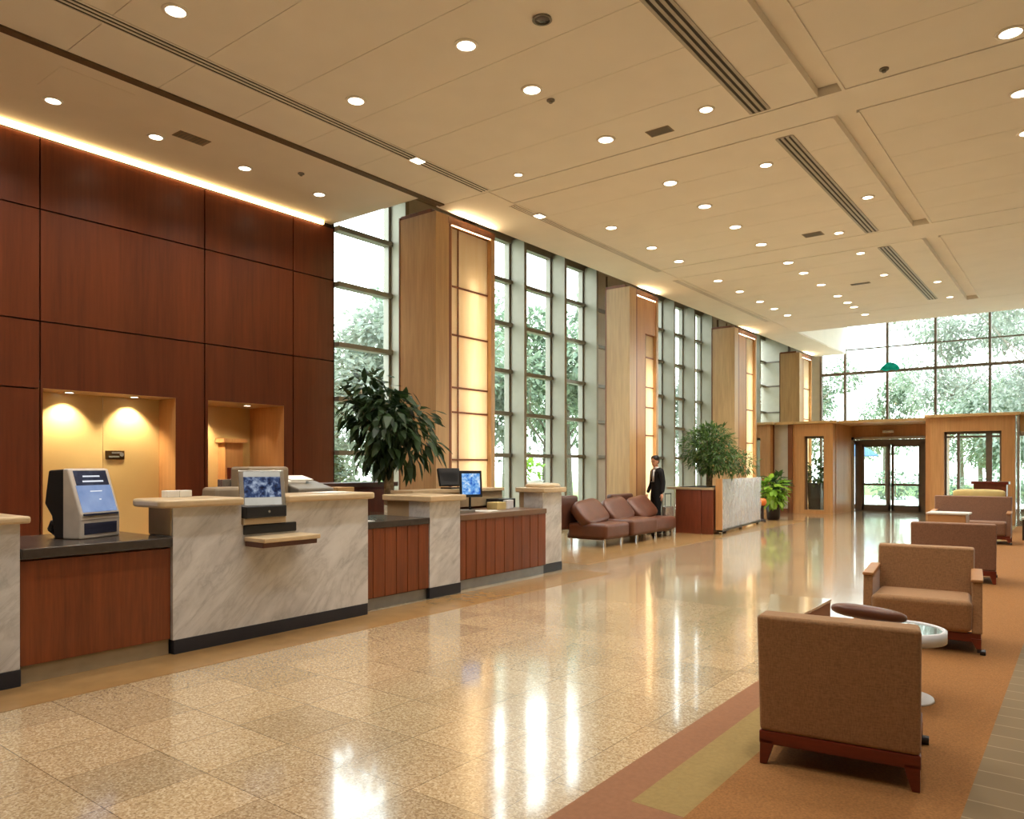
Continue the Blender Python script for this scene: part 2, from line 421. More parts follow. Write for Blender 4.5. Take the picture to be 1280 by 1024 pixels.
# ------------------------------------------------------------------ panelled reception wall
wl = sroot('wall_left', (XW, 4, 0))
m = M(); m.box(-10.14, -10.045, YB, 3.63, 0, 5.9).box(-10.14, -10.045, 5.43, 5.77, 0, 5.9).box(-10.14, -10.045, 7.19, 8.085, 0, 5.9).box(-10.14, -10.045, 3.63, 5.43, 2.57, 5.9).box(-10.14, -10.045, 5.77, 7.19, 2.57, 5.9)
m.box(-10.14, -10.0, 8.085, 8.11, 0, 6.6); m.build('wall_backing', 'reveal', wl)
g = .009
def wp(mm, y0, y1, z0, z1): mm.box(-10.05, XW, y0+g, y1-g, z0+g, z1-g)
m = M()
for y0, y1 in ((YB, 1.55), (1.55, 3.67)):
    for z0, z1 in ((.1, 2.465), (2.465, 3.28), (3.28, 4.63), (4.63, 5.50)): wp(m, y0, y1, z0, z1)
for y0, y1 in ((3.67, 5.79), (5.79, 7.29), (7.29, 8.10)):
    wp(m, y0, y1, 3.28, 4.63); wp(m, y0, y1, 4.63, 5.50)
wp(m, 7.29, 8.10, .1, 3.28)
m.box(-10.05, XW, 3.68, 5.78, 2.475, 3.271).box(-10.05, XW, 5.36, 5.78, .1, 2.475).box(-10.05, XW, 3.68, 3.70, .1, 2.475)
m.box(-10.05, XW, 5.80, 7.28, 2.475, 3.271).box(-10.05, XW, 5.80, 5.84, .1, 2.475).box(-10.05, XW, 7.12, 7.28, .1, 2.475)
m.build('wood_panelling', 'wall_wood', wl)
m = M(); m.box(-10.5, -10.45, 3.6, 4.588, 0, 2.5).box(-10.5, -10.45, 4.594, 5.45, 0, 2.5)
m.box(-10.97, -10.92, 5.7, 7.3, 0, 2.6); m.build('niche_panel', 'niche', wl)
m = M(); m.box(-10.45, -10.052, 5.355, 5.42, 0, 2.475).box(-10.45, -10.052, 3.64, 3.705, 0, 2.475).box(-10.92, -10.052, 7.115, 7.18, 0, 2.475).box(-10.92, -10.052, 5.78, 5.845, 0, 2.475).box(-10.052, -10.001, 5.355, 5.3695, .1, 2.475).box(-10.052, -10.001, 7.115, 7.1295, .1, 2.475)
m.box(-10.92, -10.72, 6.55, 6.86, 0, 1.9).box(-10.92, -10.66, 6.5, 6.9, 1.9, 1.96); m.build('niche_side', 'maple_o', wl)
m = M(); m.box(-10.45, -10.052, 3.64, 5.42, 2.47, 2.56).box(-10.92, -10.052, 5.78, 7.18, 2.47, 2.56).box(-10.052, -10.001, 3.70, 5.36, 2.47, 2.485).box(-10.052, -10.001, 5.84, 7.12, 2.47, 2.485); m.build('niche_head', 'maple', wl)
m = M(); m.box(-10.14, -10.12, YB, 8.1, 5.9, 6.0); m.build('cove_back', 'soffit', wl)
m = M(); m.box(-9.999, -9.955, YB+.1, 7.86, 5.505, 5.568); tag(m.build('ceiling_light_strip', 'led', loc=(-9.98, 4, 5.5)), 'continuous warm light strip in the gap above the dark wood wall', 'light strip')
m = M(); m.box(-10.05, -9.935, YB, 8.08, ZC+.002, ZC+.1); struct('trim_6', m, 'soffit')

# ------------------------------------------------------------------ windows of the left side (glass plane X=-10)
RAILS = (1.75, 2.65, 3.56, 4.57, 5.5)
def side_window(name, y0, y1, fins, rail_to):
    w = sroot(name, (XW, (y0+y1)/2, 0))
    f = M()
    for y in fins: f.box(-10.04, -9.56, y-.045, y+.045, .05, 6.42)
    f.build('mullion', 'fin', w)
    fr = M()
    for z in RAILS: fr.box(-10.05, -9.88, y0, rail_to, z-.04, z+.04)
    fr.box(-10.06, -9.9, y0, y1, .03, .16).box(-10.06, -9.9, y0, y1, 6.34, 6.5)
    for y in fins: fr.box(-10.06, -9.93, y-.10, y-.045, .05, 6.42)
    fr.build('window_frame', 'alu', w)
    p = M(); p.box(-10.03, -10.022, y0, y1, .1, 6.4); p.build('pane', 'glass', w)
    return w
side_window('window_1', 8.11, 9.42, (9.37,), 9.42)
side_window('window_2', 11.3, 15.95, (11.37, 12.89, 14.45, 15.86), 16.94)
side_window('window_3', 18.6, 23.1, (20.2, 21.62, 22.98), 25.2)
side_window('window_4', 25.9, 28.95, (27.4,), 28.95)
m = M(); m.box(-10.1, -9.95, 9.42, 11.3, 0, 6.5).box(-10.1, -9.95, 15.95, 18.6, 0, 6.5).box(-10.1, -9.95, 23.1, 25.9, 0, 6.5); struct('wall_left_bay', m, 'pale')
m = M()
for y in (24.3,): m.box(-9.95, -9.9, y-.03, y+.03, 0, 6.45)
for y in (16.95, 25.1): m.box(-9.95, -9.92, y-.02, y+.02, 0, 6.45)
struct('trim_7', m, 'bronze')
m = M(); m.box(-10.1, -9.86, 8.1, YE, 0, .06); struct('baseboard_left', m, 'alu')

# ------------------------------------------------------------------ columns
def column(name, y0, y1, xb, label, panels, lit_y0, ztop_lit, joints, sidemat):
    c = thing(name, (XF-.4, (y0+y1)/2, 0), label, 'column')
    d = .30 if panels else 0
    m = M(); m.box(xb, XF, y0, y0+.30, 0, ZC-.06)
    m.box(xb, XF-.28, y0+.30, y1, 0, ZC-.06); m.build('shaft', sidemat, c)
    m = M(); m.box(xb-.03, xb, y0-.006, y0+.04, 0, ZC-.02).box(xb, XF, y0-.004, y0, 0, .12); m.build('edge_strip', 'maple_d', c)
    m = M(); m.box(XF-.28, XF-.005, y0+.30, y0+.36, 0, ZC-.12); m.build('reveal_strip', 'maple_d', c)
    m = M(); m.box(XF-.28, XF+.002, y1-.10, y1, 0, ZC-.12); m.build('front_frame', 'maple', c)
    m = M(); m.box(XF-.05, XF+.004, y0+.29, y1, ZC-.18, ZC-.07).box(xb, XF-.12, y0+.01, y1-.01, ZC-.10, ZC+.0); m.build('header', 'maple_d', c)
    if lit_y0 > y0+.37:
        m = M(); m.box(XF-.12, XF-.02, y0+.36, lit_y0, 0, ZC-.2)
        m.box(XF-.12, XF-.02, lit_y0, y1-.1, ztop_lit, ZC-.2); m.build('veneer_panel', 'maple_o', c)
    zs = [.1]+sorted(joints)+[ztop_lit]
    m = M()
    yd = lit_y0+(y1-.1-lit_y0)*.22
    for z0, z1 in zip(zs, zs[1:]):
        m.box(XF-.10, XF-.085, lit_y0+.004, yd-.006, z0+.012, z1-.012); m.box(XF-.10, XF-.085, yd+.006, y1-.10, z0+.012, z1-.012)
    m.build('light_panel', 'onyx', c)
    m = M()
    for z in joints+[ztop_lit]: m.box(XF-.115, XF-.07, lit_y0, y1-.09, z-.014, z+.014)
    m.box(XF-.115, XF-.07, yd-.008, yd+.008, .1, ztop_lit)
    m.build('joint_strip', 'maple_d', c)
    ym = yd+(y1-.1-yd)*.55
    m = M(); m.rod((XF-.215, ym, .25), (XF-.215, ym, ztop_lit-.8), .03, 10); m.build('light_tube', 'tube', c)
    m = M(); m.box(XF-.045, XF-.02, y0+.40, y1-.05, ZC-.195, ZC-.182); m.build('downlight_strip', 'led_col', c)
    bx_ = M(); bx_.box(XF-.279, XF-.27, lit_y0, y1-.1, .1, ztop_lit).box(XF-.28, XF-.12, y1-.108, y1-.101, .1, ztop_lit).box(XF-.28, XF-.12, lit_y0-.006, lit_y0+.001, .1, ztop_lit); bx_.build('light_box_liner', 'white', c)
    l = bpy.data.lights.new('column_uplight', 'AREA'); l.shape = 'RECTANGLE'; l.size = .03; l.size_y = y1-y0-.5; l.energy = 14; l.color = (1, .74, .4)
    o = bpy.data.objects.new('column_uplight', l); COL.objects.link(o); o.parent = c; o.location = (.4-.006, .15, ZC-.06); o.rotation_euler = (0, R(180+48), 0)
    return c
column('wood_column', 8.51, 9.97, -8.84, 'nearest wood column with a tall backlit panel, behind the leafy plant', True, 8.9, 5.38, [1.63, 2.4, 2.8, 3.65, 4.43], 'maple')
column('wood_column', 14.73, 16.12, -8.64, 'second wood column with backlit panel, rising behind the brown sofa and the person', True, 15.5, 4.57, [2.23, 2.88, 3.35, 4.04], 'maple')
column('wood_column', 20.95, 22.75, -8.72, 'third wood column above the bushy planter, left of the wooden entrance screen', True, 21.9, 5.38, [2.2, 3.2, 4.3], 'maple')
column('wood_column', 27.05, 28.55, -8.72, 'farthest wood column beside the big end window', True, 27.6, 5.38, [3.2, 4.3], 'maple')

# ------------------------------------------------------------------ end wall and glazing
m = M(); m.box(-10.1, -9.4, YE, YE+.15, 0, 6.9).box(-9.4, -7.9, YE, YE+.15, 2.9, 6.9); struct('wall_end', m, 'pale')
m = M()
for z in RAILS[2:]: m.box(-10, -8.4, YE-.03, YE, z-.025, z+.025)
m.box(-9.05, -8.98, YE-.05, YE, 2.9, 6.5); struct('trim_8', m, 'bronze')
w5 = sroot('window_5', (-2, YE, 0))
ends = [-7.86, -7.02, -5.62, -4.12, -2.55, -1.0, .55, 2.1, 3.65, 4.95]
m = M()
for x in ends: m.box(x-.035, x+.035, YE-.02, YE+.16, 0, 6.9)
for z, t in ((4.86, .05), (5.72, .02), (2.9, .05), (6.85, .05), (.06, .06)): m.box(ends[0], ends[-1], YE-.015, YE+.12, z-t, z+t)
m.box(-9.4, -7.86, YE, YE+.12, 2.8, 2.92).box(-8.6, -8.53, YE, YE+.12, 0, 2.9).box(-9.4, -9.33, YE, YE+.12, 0, 2.9)
m.build('window_frame', 'bronze', w5)
m = M(); m.box(ends[0], ends[-1], YE+.06, YE+.068, .05, 6.85).box(-9.4, ends[0], YE+.06, YE+.068, .05, 2.85); m.build('pane', 'glass', w5)

# ------------------------------------------------------------------ entrance screens of honey maple
def screen(label, x0, x1, yf, dep, o0, o1, oz0, oz1, top=2.84):
    t = thing('entrance_screen', ((x0+x1)/2, yf, 0), label, 'entrance screen')
    m = M(); m.box(x0, o0, yf, yf+dep, 0, top).box(o1, x1, yf, yf+dep, 0, top).box(o0, o1, yf, yf+dep, oz1, top)
    if oz0 > .02: m.box(o0, o1, yf, yf+dep, 0, oz0)
    m.build('panel', 'maple_o', t)
    m = M(); m.box(x0-.12, x1+.12, yf-.14, yf+dep+.1, top, top+.08); m.build('cornice', 'cornice', t, bev=.015)
    m = M(); m.box(o0, o1, yf+dep*.4, yf+dep*.6, oz1-.07, oz1).box(o0, o0+.05, yf+dep*.4, yf+dep*.6, oz0, oz1).box(o1-.05, o1, yf+dep*.4, yf+dep*.6, oz0, oz1)
    m.build('opening_frame', 'bronze', t)
    m = M(); m.box(o0, o1, yf+dep*.5, yf+dep*.5+.008, oz0, oz1-.07); m.build('pane', 'glass', t)
    return t
screen('honey wood entrance screen at far left with a clear glass opening, beside the third column', -9.85, -8.12, 24.2, .35, -9.3, -8.45, 0.0, 2.42)
screen('honey wood entrance screen with narrow glass opening, just left of the doors', -7.5, -6.28, 24.5, .3, -7.14, -6.55, .12, 2.45)
t = screen('largest honey wood entrance screen, right of the glass doors behind the chairs', -3.45, -1.5, 23.4, .35, -3.12, -1.80, .55, 2.45)
m = M(); m.box(-2.83, -2.76, 23.52, 23.62, .5, 2.4).box(-2.16, -2.02, 23.52, 23.62, .5, 2.4).box(-3.12, -1.8, 23.5, 23.64, 2.28, 2.33); m.build('glazing_bar', 'bronze', t)
# pale side panel between left screens
m = M(); m.box(-8.10, -7.62, 24.5, 24.6, .1, 2.84); struct('wall_screen', m, 'pale')
m = M(); m.box(-8.14, -8.08, 24.44, 24.62, 0, 2.84).box(-7.64, -7.5, 24.44, 24.62, 0, 2.84).box(-8.1, -7.6, 24.44, 24.62, 0, .14); struct('trim_9', m, 'maple_d')
m = M(); m.box(-8.25, -7.4, 24.3, 24.8, 2.84, 2.92); struct('trim_10', m, 'cornice')
# door lobby between the screens
lob = thing('door_surround', (-4.9, 26.9, 0), 'honey wood surround with cornice above the glass entrance doors', 'door surround')
m = M(); m.box(-6.40, -6.26, 24.805, 27.05, 0, 2.84).box(-3.62, -3.455, 23.76, 27.05, 0, 2.84); m.build('side_panel', 'maple_o', lob)
m = M(); m.box(-6.26, -3.62, 26.8, 27.05, 2.46, 2.84); m.build('head_panel', 'maple_o', lob)
m = M(); m.box(-6.15, -3.6, 24.66, 27.2, 2.84, 2.92).box(-6.42, -6.15, 24.905, 27.2, 2.84, 2.92); m.build('cornice', 'cornice', lob)
m = M(); m.box(-6.26, -6.18, 26.7, 26.78, 0, 2.46).box(-6.26, -3.62, 26.7, 26.78, 2.38, 2.46); m.build('metal_trim', 'silver', lob)
m = M(); m.box(-5.3, -4.95, 26.6, 26.72, 2.58, 2.68); m.build('door_sensor', 'silver', lob, bev=.02)
d1 = sroot('door_1', (-5.1, 27.0, 0))
m = M(); m.box(-6.26, -3.62, 26.95, 27.1, 2.22, 2.38).box(-6.2, -6.0, 26.95, 27.1, 0, 2.3).box(-4.24, -4.0, 26.95, 27.1, 0, 2.3).box(-3.7, -3.62, 26.95, 27.1, 0, 2.3).box(-6.26, -3.62, 26.9, 27.1, 0, .03); m.build('door_frame', 'bronze', d1)
for x0, x1 in ((-6.0, -5.14), (-5.10, -4.24)):
    m = M(); m.box(x0, x0+.07, 26.99, 27.06, .03, 2.22).box(x1-.07, x1, 26.99, 27.06, .03, 2.22).box(x0, x1, 26.99, 27.06, .03, .22).box(x0, x1, 26.99, 27.06, 2.14, 2.22).box(x0, x1, 26.99, 27.06, .86, .93)
    lf = m.build('door_leaf', 'bronze', d1)
    m = M(); m.box(x0+.06, x1-.06, 27.02, 27.028, .2, 2.16); m.build('pane', 'glass', lf)
    m = M(); xx = x1-.13 if x0 < -5.5 else x0+.13; m.rod((xx, 26.93, .5), (xx, 26.93, 1.9), .014).rod((xx, 26.93, .6), (xx, 27.0, .6), .01).rod((xx, 26.93, 1.8), (xx, 27.0, 1.8), .01); m.build('door_handle', 'silver', lf)
# right-hand glazed lobby beside the large screen
w6 = sroot('window_6', (-1.2, 23.6, 0))
m = M(); m.box(-1.46, -1.40, 23.35, 23.75, 0, 2.9).box(-1.4, 4.9, 23.5, 23.62, 2.3, 2.42).box(-1.4, 4.9, 23.5, 23.62, 0, .1).box(.5, .58, 23.5, 23.62, 0, 2.9); m.build('window_frame', 'silver', w6)
m = M(); m.box(-1.4, 4.9, 23.56, 23.568, .1, 2.35); m.build('pane', 'glass', w6)
m = M(); m.box(-1.5, 4.9, 23.4, 23.8, 2.84, 2.92).box(-1.4, 4.9, 23.5, 23.64, 2.42, 2.84); struct('trim_11', m, 'cornice')
# tall planter seen through the narrow opening
pl = thing('tall_planter', (-7.0, 25.45, 0), 'tall dark square planter with a leafy plant behind the narrow glass opening', 'planter')
m = M(); m.hexa([(-7.24, 25.3, 0), (-6.88, 25.3, 0), (-6.88, 25.65, 0), (-7.24, 25.65, 0), (-7.28, 25.25, .95), (-6.84, 25.25, .95), (-6.84, 25.69, .95), (-7.28, 25.69, .95)]); m.build('pot', 'pot', pl, bev=.01)

def foliage(bm, c, rad, n, size, droop=0, asp=2.6, seed=1, shell=.55):
    rnd = random.Random(seed)
    for _ in range(n):
        while 1:
            p = Vector((rnd.uniform(-1, 1), rnd.uniform(-1, 1), rnd.uniform(-1, 1)))
            if shell*rnd.random() < p.length <= 1: break
        q = Vector((c[0]+p.x*rad[0], c[1]+p.y*rad[1], c[2]+p.z*rad[2]))
        d = Vector((p.x, p.y, p.z*.5-droop+rnd.uniform(-.35, .35)))+Vector((rnd.uniform(-.5, .5), rnd.uniform(-.5, .5), rnd.uniform(-.4, .4)))
        d.normalize()
        u = d.cross(Vector((rnd.uniform(-.4, .4), rnd.uniform(-.4, .4), 1))).normalized(); nn = u.cross(d)
        L = size*rnd.uniform(.6, 1.25); W = L/asp
        pts = [q, q+d*L*.35+u*W*.5+nn*L*.05, q+d*L*.72+u*W*.36-nn*L*.03, q+d*L-nn*L*.16, q+d*L*.72-u*W*.36-nn*L*.03, q+d*L*.35-u*W*.5+nn*L*.05]
        v = [bm.verts.new(x) for x in pts]
        bm.faces.new(v)
m = M(); foliage(m.bm, (-7.05, 25.47, 1.28), (.3, .26, .42), 260, .22, .1, 3, 4); m.build('foliage', 'leaf2', pl)

# ------------------------------------------------------------------ reception counter units
def bx(name, mat, par, *b, bev=.004, **k):
    m = M()
    for q in b: m.box(*q)
    return m.build(name, mat, par, bev=bev, **k)
t = thing('marble_pillar', (-6.1, 1.75, 0), 'grey marble counter end at the left edge of the photo, left of the kiosk desk', 'counter')
bx('marble_body', 'marble', t, (-6.35, -5.9, .6, 2.04, .12, 1.14)); bx('stone_cap', 'capstone', t, (-6.42, -5.84, .55, 2.09, 1.14, 1.19), bev=.015); bx('plinth', 'plinth', t, (-6.33, -5.895, .62, 2.045, 0, .12))

t = thing('kiosk_desk', (-6.4, 2.6, 0), 'cherry wood desk with dark stone top carrying the check-in kiosk', 'desk')
bx('front_panel', 'cherry', t, (-5.97, -5.93, 2.05, 3.135, .13, .87)); bx('worktop', 'blacktop', t, (-7.0, -5.885, 2.045, 3.135, .885, .96), bev=.008)
bx('side_body', 'maple_d', t, (-6.9, -5.97, 2.05, 3.135, .13, .885)); bx('toe_kick', 'toe', t, (-6.9, -5.95, 2.06, 3.13, 0, .13))

t = thing('marble_counter', (-6.1, 4.2, 0), 'wide grey veined marble counter with rounded stone cap, carrying the check-in screen', 'counter')
mc = M(); mc.box(-6.28, -5.9, 3.14, 3.76, .12, 1.2).box(-6.28, -5.9, 3.76, 4.2, .12, 1.02).box(-6.28, -5.9, 4.2, 5.22, .12, 1.2)
mc.build('marble_body', 'marble', t)
def capshape(y0, y1, round0, round1):
    pts = []
    xa, xb = -6.42, -5.83
    if round0:
        for i in range(9): a = PI+PI/2*i/8; pts.append((xa+.22+.22*math.cos(a), y0+.12+.12*math.sin(a)))
        for i in range(9): a = -PI/2+PI/2*i/8; pts.append((xb-.06+.06*math.cos(a), y0+.06+.06*math.sin(a)))
    else: pts += [(xa, y0), (xb, y0)]
    if round1:
        for i in range(9): a = PI/2*i/8; pts.append((xb-.06+.06*math.cos(a), y1-.06+.06*math.sin(a)))
        pts.append((xa, y1))
    else: pts += [(xb, y1), (xa, y1)]
    return pts
m = M(); m.prism(capshape(3.0, 3.75, True, False), 'z', 1.2, 1.265).prism(capshape(4.2, 5.28, False, True), 'z', 1.2, 1.265); m.build('stone_cap', 'capstone', t, bev=.02, seg=3)
bx('plinth', 'plinth', t, (-6.26, -5.895, 3.145, 5.215, 0, .12))
bx('end_return', 'capside', t, (-6.28, -5.92, 3.128, 3.141, .97, 1.2))

def slat_unit(label, y0, y1, xf, n, zt, top, topmat):
    t = thing('slat_counter', (xf-.3, (y0+y1)/2, 0), label, 'counter')
    m = M(); w = (y1-y0)/n
    for i in range(n): m.box(xf-.03, xf, y0+i*w+.004, y0+(i+1)*w-.004, .13, zt)
    m.build('slat_panel', 'cherry', t, bev=.004)
    bx('backing', 'reveal', t, (xf-.06, xf-.025, y0, y1, .12, zt)); bx('worktop', topmat, t, (xf-.85, xf+.015, y0-.003, y1+.003, zt, top), bev=.006)
    bx('kick', 'steelkick', t, (xf-.5, xf-.04, y0, y1, 0, .12))
    bx('body', 'maple_d', t, (xf-.8, xf-.06, y0, y1, .12, zt))
    return t
slat_unit('short cherry slatted counter between the wide marble counter and the narrow marble pillar', 5.225, 6.25, -6.02, 6, .87, .94, 'blacktop')
slat_unit('long cherry slatted counter under the blue tablet screen, between two marble pillars', 6.80, 8.71, -6.10, 10, .86, .93, 'browntop')

def pillar(label, xf, y0, y1, xb, top):
    t = thing('marble_pillar', ((xf+xb)/2, (y0+y1)/2, 0), label, 'counter pillar')
    bx('marble_body', 'marble', t, (xf-.34, xf, y0, y1, .125, top)); bx('return_wall', 'capside', t, (xb, xf-.34, y0+.02, y1-.02, 0, top))
    bx('stone_cap', 'capstone', t, (xb-.02, xf+.06, y0-.05, y1+.05, top, top+.07), bev=.014, seg=3)
    bx('plinth', 'plinth', t, (xf-.33, xf+.006, y0-.006, y1+.006, 0, .125))
    return t
pillar('narrow marble pillar between the two slatted counters', -6.02, 6.26, 6.79, -6.75, 1.12)
p3 = pillar('marble pillar at the far end of the reception counter, nearest the brown sofa', -6.16, 8.72, 9.2, -6.6, 1.15)
m = M(); m.pillow((-6.34, 8.98, 1.235), (.42, .5, .10), (.6, .6)); tag(m.build('folded_pad', 'capstone', smooth=True, loc=(-6.34, 8.98, 1.22)), 'beige rounded pad on top of the far marble pillar', 'pad')
# raised back shelf of the long counter
t = thing('transaction_shelf', (-7.0, 7.8, 0), 'tan raised shelf behind the long slatted counter', 'shelf')
bx('back_panel', 'capside', t, (-6.95, -6.88, 6.8, 8.70, .96, 1.17)); bx('shelf_top', 'capstone', t, (-7.25, -6.84, 6.8, 8.70, 1.17, 1.215)); bx('support', 'maple_d', t, (-7.2, -6.96, 6.82, 8.68, 0, 1.17))
# things on the long counter
def simple(name, mat, label, cat, *b, bev=.004, group=None, rot=None, loc=None, smooth=False):
    m = M()
    for q in b: m.box(*q, rot=rot)
    q = b[0]; o = m.build(name, mat, bev=bev, smooth=smooth, loc=loc or ((q[0]+q[1])/2, (q[2]+q[3])/2, q[4]))
    return tag(o, label, cat, group)
simple('document_tray', 'greyplastic', 'flat grey document tray on the long slatted counter below the tablet', 'tray', (-6.75, -6.3, 6.95, 7.4, .93, .965))
m = M()
for i, (x, y, a) in enumerate(((-6.34, 7.6, 12), (-6.33, 7.72, -20), (-6.35, 7.66, 30))): m.box(x-.15, x+.15, y-.1, y+.1, .931+.004*i, .934+.004*i, rot=RZ(a))
tag(m.build('paper_stack', 'paper', loc=(-6.34, 7.66, .93)), 'loose white papers on the long slatted counter', 'paper')
simple('card_box', 'cream', 'small cream box on the long slatted counter beside the papers', 'box', (-6.6, -6.42, 8.0, 8.2, .93, 1.03))
simple('card_holder', 'white', 'pale blue white leaflet holder on the long counter near the far pillar', 'leaflet holder', (-6.55, -6.47, 8.3, 8.44, .93, 1.05))
simple('black_printer', 'black', 'black box printer on the long counter against the far pillar', 'printer', (-6.86, -6.62, 8.3, 8.68, .93, 1.06))
# tablet on the long counter
tb = thing('tablet_stand', (-6.62, 7.68, .93), 'upright tablet with bright blue picture on a stand above the slatted counter', 'screen')
rot = Matrix.Rotation(R(-35), 4, 'Z')@Matrix.Rotation(R(-8), 4, 'Y')
base = Matrix.Translation((-6.62, 7.68, 1.29))
m = M(); m.box(-.015, .015, -.155, .155, -.18, .18).xf(base@rot); m.build('frame', 'black', tb, bev=.006)
m = M(); m.box(.014, .018, -.125, .125, -.145, .14).xf(base@rot); m.build('display', 'scr_bright', tb)
m = M(); m.rod((-6.64, 7.69, .935), (-6.64, 7.69, 1.2), .016).box(-6.72, -6.54, 7.6, 7.78, .93, .942); m.build('stand', 'black', tb)
t = thing('desktop_monitor', (-7.08, 7.75, 1.215), 'dark monitor seen from the side, on the tan shelf left of the blue tablet', 'monitor')
m = M(); m.box(-.17, .17, -.03, .02, 0, .26).box(-.12, .12, -.03, .1, .05, .2).xf(Matrix.Translation((-7.05, 7.75, 1.25))@Matrix.Rotation(R(70), 4, 'Z')@Matrix.Rotation(R(-20), 4, 'X')); m.build('housing', 'black', t, bev=.01)
bx('foot', 'black', t, (-7.15, -6.95, 7.65, 7.87, 1.2155, 1.235))
# things on the short counter
for i, (x, y, lab) in enumerate(((-6.25, 5.42, 'clear acrylic holder on the short slatted counter, nearest the marble counter'), (-6.2, 5.62, 'clear acrylic holder on the short slatted counter, beside the papers'))):
    simple('acrylic_holder', 'glass', lab, 'holder', (x-.06, x+.06, y-.06, y+.06, .942, 1.03), (x-.05, x+.05, y-.05, y+.05, .942, .955), bev=0)
m = M(); m.box(-6.36, -6.1, 5.28, 5.5, .941, .944); tag(m.build('paper_sheet', 'paper', loc=(-6.2, 5.4, .941)), 'white paper sheet on the dark top of the short slatted counter', 'paper')

# ------------------------------------------------------------------ self service kiosk on the desk
ks = thing('check_in_kiosk', (-6.50, 2.73, .96), 'grey and white check-in kiosk with blue screen on the dark desk', 'kiosk')
KM = Matrix.Translation((-6.34, 2.77, .96))@Matrix.Rotation(R(22.8), 4, 'Z')   # local: front +x, width y
def kb(mm): return mm.xf(KM)
W = .205
prof = [(0, 0), (0, .20), (-.12, .555), (-.17, .56), (-.17, 0)]
m = M(); m.prism(prof, 'y', -W, W); kb(m).build('front_shell', 'offwhite', ks, bev=.012, seg=3)
prof = [(-.17, .0), (-.17, .555), (-.32, .545), (-.36, .28), (-.29, .18), (-.26, 0)]
m = M(); m.prism(prof, 'y', -W+.01, W-.01); kb(m).build('rear_shell', 'black', ks, bev=.012, seg=2)
sl = Vector((-.12, 0, .355)).normalized(); nrm = Vector((.355, 0, .12)).normalized()
def panel(u0, u1, y0, y1, th, name, mat, par, zoff=0):
    a = Vector((0, 0, .20))
    P = lambda u, y, t: a+sl*u+Vector((0, y, 0))+nrm*t
    m = M(); m.hexa([P(u0, y0, zoff), P(u0, y1, zoff), P(u1, y1, zoff), P(u1, y0, zoff), P(u0, y0, th), P(u0, y1, th), P(u1, y1, th), P(u1, y0, th)])
    return kb(m).build(name, mat, par)
panel(.235, .36, -.165, .165, .004, 'header_display', 'scr_dark', ks)
dsp = panel(.012, .235, -.175, .175, .004, 'touch_display', 'scr_blue', ks)
panel(.305, .317, -.085, .085, .006, 'screen_lettering', 'textwhite', ks); panel(.262, .275, -.10, .11, .006, 'screen_lettering', 'textwhite', ks)
panel(.18, .188, -.05, .07, .006, 'screen_lettering', 'textwhite', dsp); panel(.11, .118, .02, .04, .006, 'screen_lettering', 'textwhite', dsp)
m = M(); m.box(-.002, .012, -.175, .175, .185, .2); kb(m).build('card_slot', 'navy', ks)
m = M(); m.box(-.002, .004, -.165, .165, .035, .125)
for i in range(15):
    for j in range(4): m.box(.003, .007, -.155+i*.0215, -.141+i*.0215, .042+j*.02, .046+j*.02)
kb(m).build('vent_grille', 'navy', ks)
m = M(); m.box(-.002, .003, -.2, .2, .148, .151); kb(m).build('seam', 'greyplastic', ks)
m = M(); m.tube([KM@Vector(p) for p in ((-.24, -.12, .07), (-.33, -.14, .13), (-.38, -.12, .07), (-.38, -.06, .024), (-.24, -.14, .024))], .022); m.build('cable_bundle', 'black', ks, smooth=True)

# plaque on niche back
t = thing('wall_plaque', (-10.445, 4.73, 1.68), 'small dark metal plaque with pale mark on the yellow niche wall above the kiosk', 'plaque')
m = M(); m.box(-10.449, -10.435, 4.62, 4.87, 1.62, 1.74); m.build('plate', 'gold', t, bev=.004)
m = M(); m.box(-10.436, -10.428, 4.66, 4.8, 1.645, 1.67).box(-10.436, -10.43, 4.70, 4.83, 1.70, 1.725).rod((-10.43, 4.83, 1.69), (-10.425, 4.83, 1.69), .03); m.build('emblem', 'silver', t)

# ------------------------------------------------------------------ check-in station set into the marble counter
st = thing('check_in_screen', (-5.95, 3.98, 1.02), 'silver framed screen on black base with keyboard tray, built into the wide marble counter', 'screen')
bx('base_box', 'black', st, (-6.2, -5.84, 3.77, 4.19, 1.075, 1.18), bev=.01)
bx('shelf_lip', 'capside', st, (-6.25, -5.86, 3.765, 4.195, 1.02, 1.075))
m = M(); m.box(-5.9, -5.885, 3.775, 4.33, .93, 1.015); m.build('recess', 'black', st, bev=.03)
tr = M(); tr.box(-5.89, -5.58, 3.78, 4.37, .875, .915); tr.build('keyboard_tray', 'capstone', st, bev=.008)
bx('tray_underside', 'leather_d', st, (-5.89, -5.62, 3.79, 4.36, .83, .875))
SM = Matrix.Translation((-5.92, 4.0, 1.165))@Matrix.Rotation(R(-18), 4, 'Z')@Matrix.Rotation(R(-13), 4, 'Y')
m = M(); m.box(-.04, 0, -.205, .205, 0, .345).xf(SM); m.build('frame', 'silver', st, bev=.008)
m = M(); m.box(0, .004, -.165, .165, .092, .28).xf(SM); m.build('display', 'scr_photo', st)
m = M(); m.box(0, .003, -.165, .165, .282, .33).xf(SM); m.build('top_panel', 'scr_white', st)
m = M(); m.box(0, .003, -.165, .165, .02, .09).xf(SM); m.build('bottom_panel', 'scr_white', st)
m = M(); m.rod((-5.84, 4.0, 1.13), (-5.834, 4.0, 1.13), .012); m.build('lock', 'silver', st)
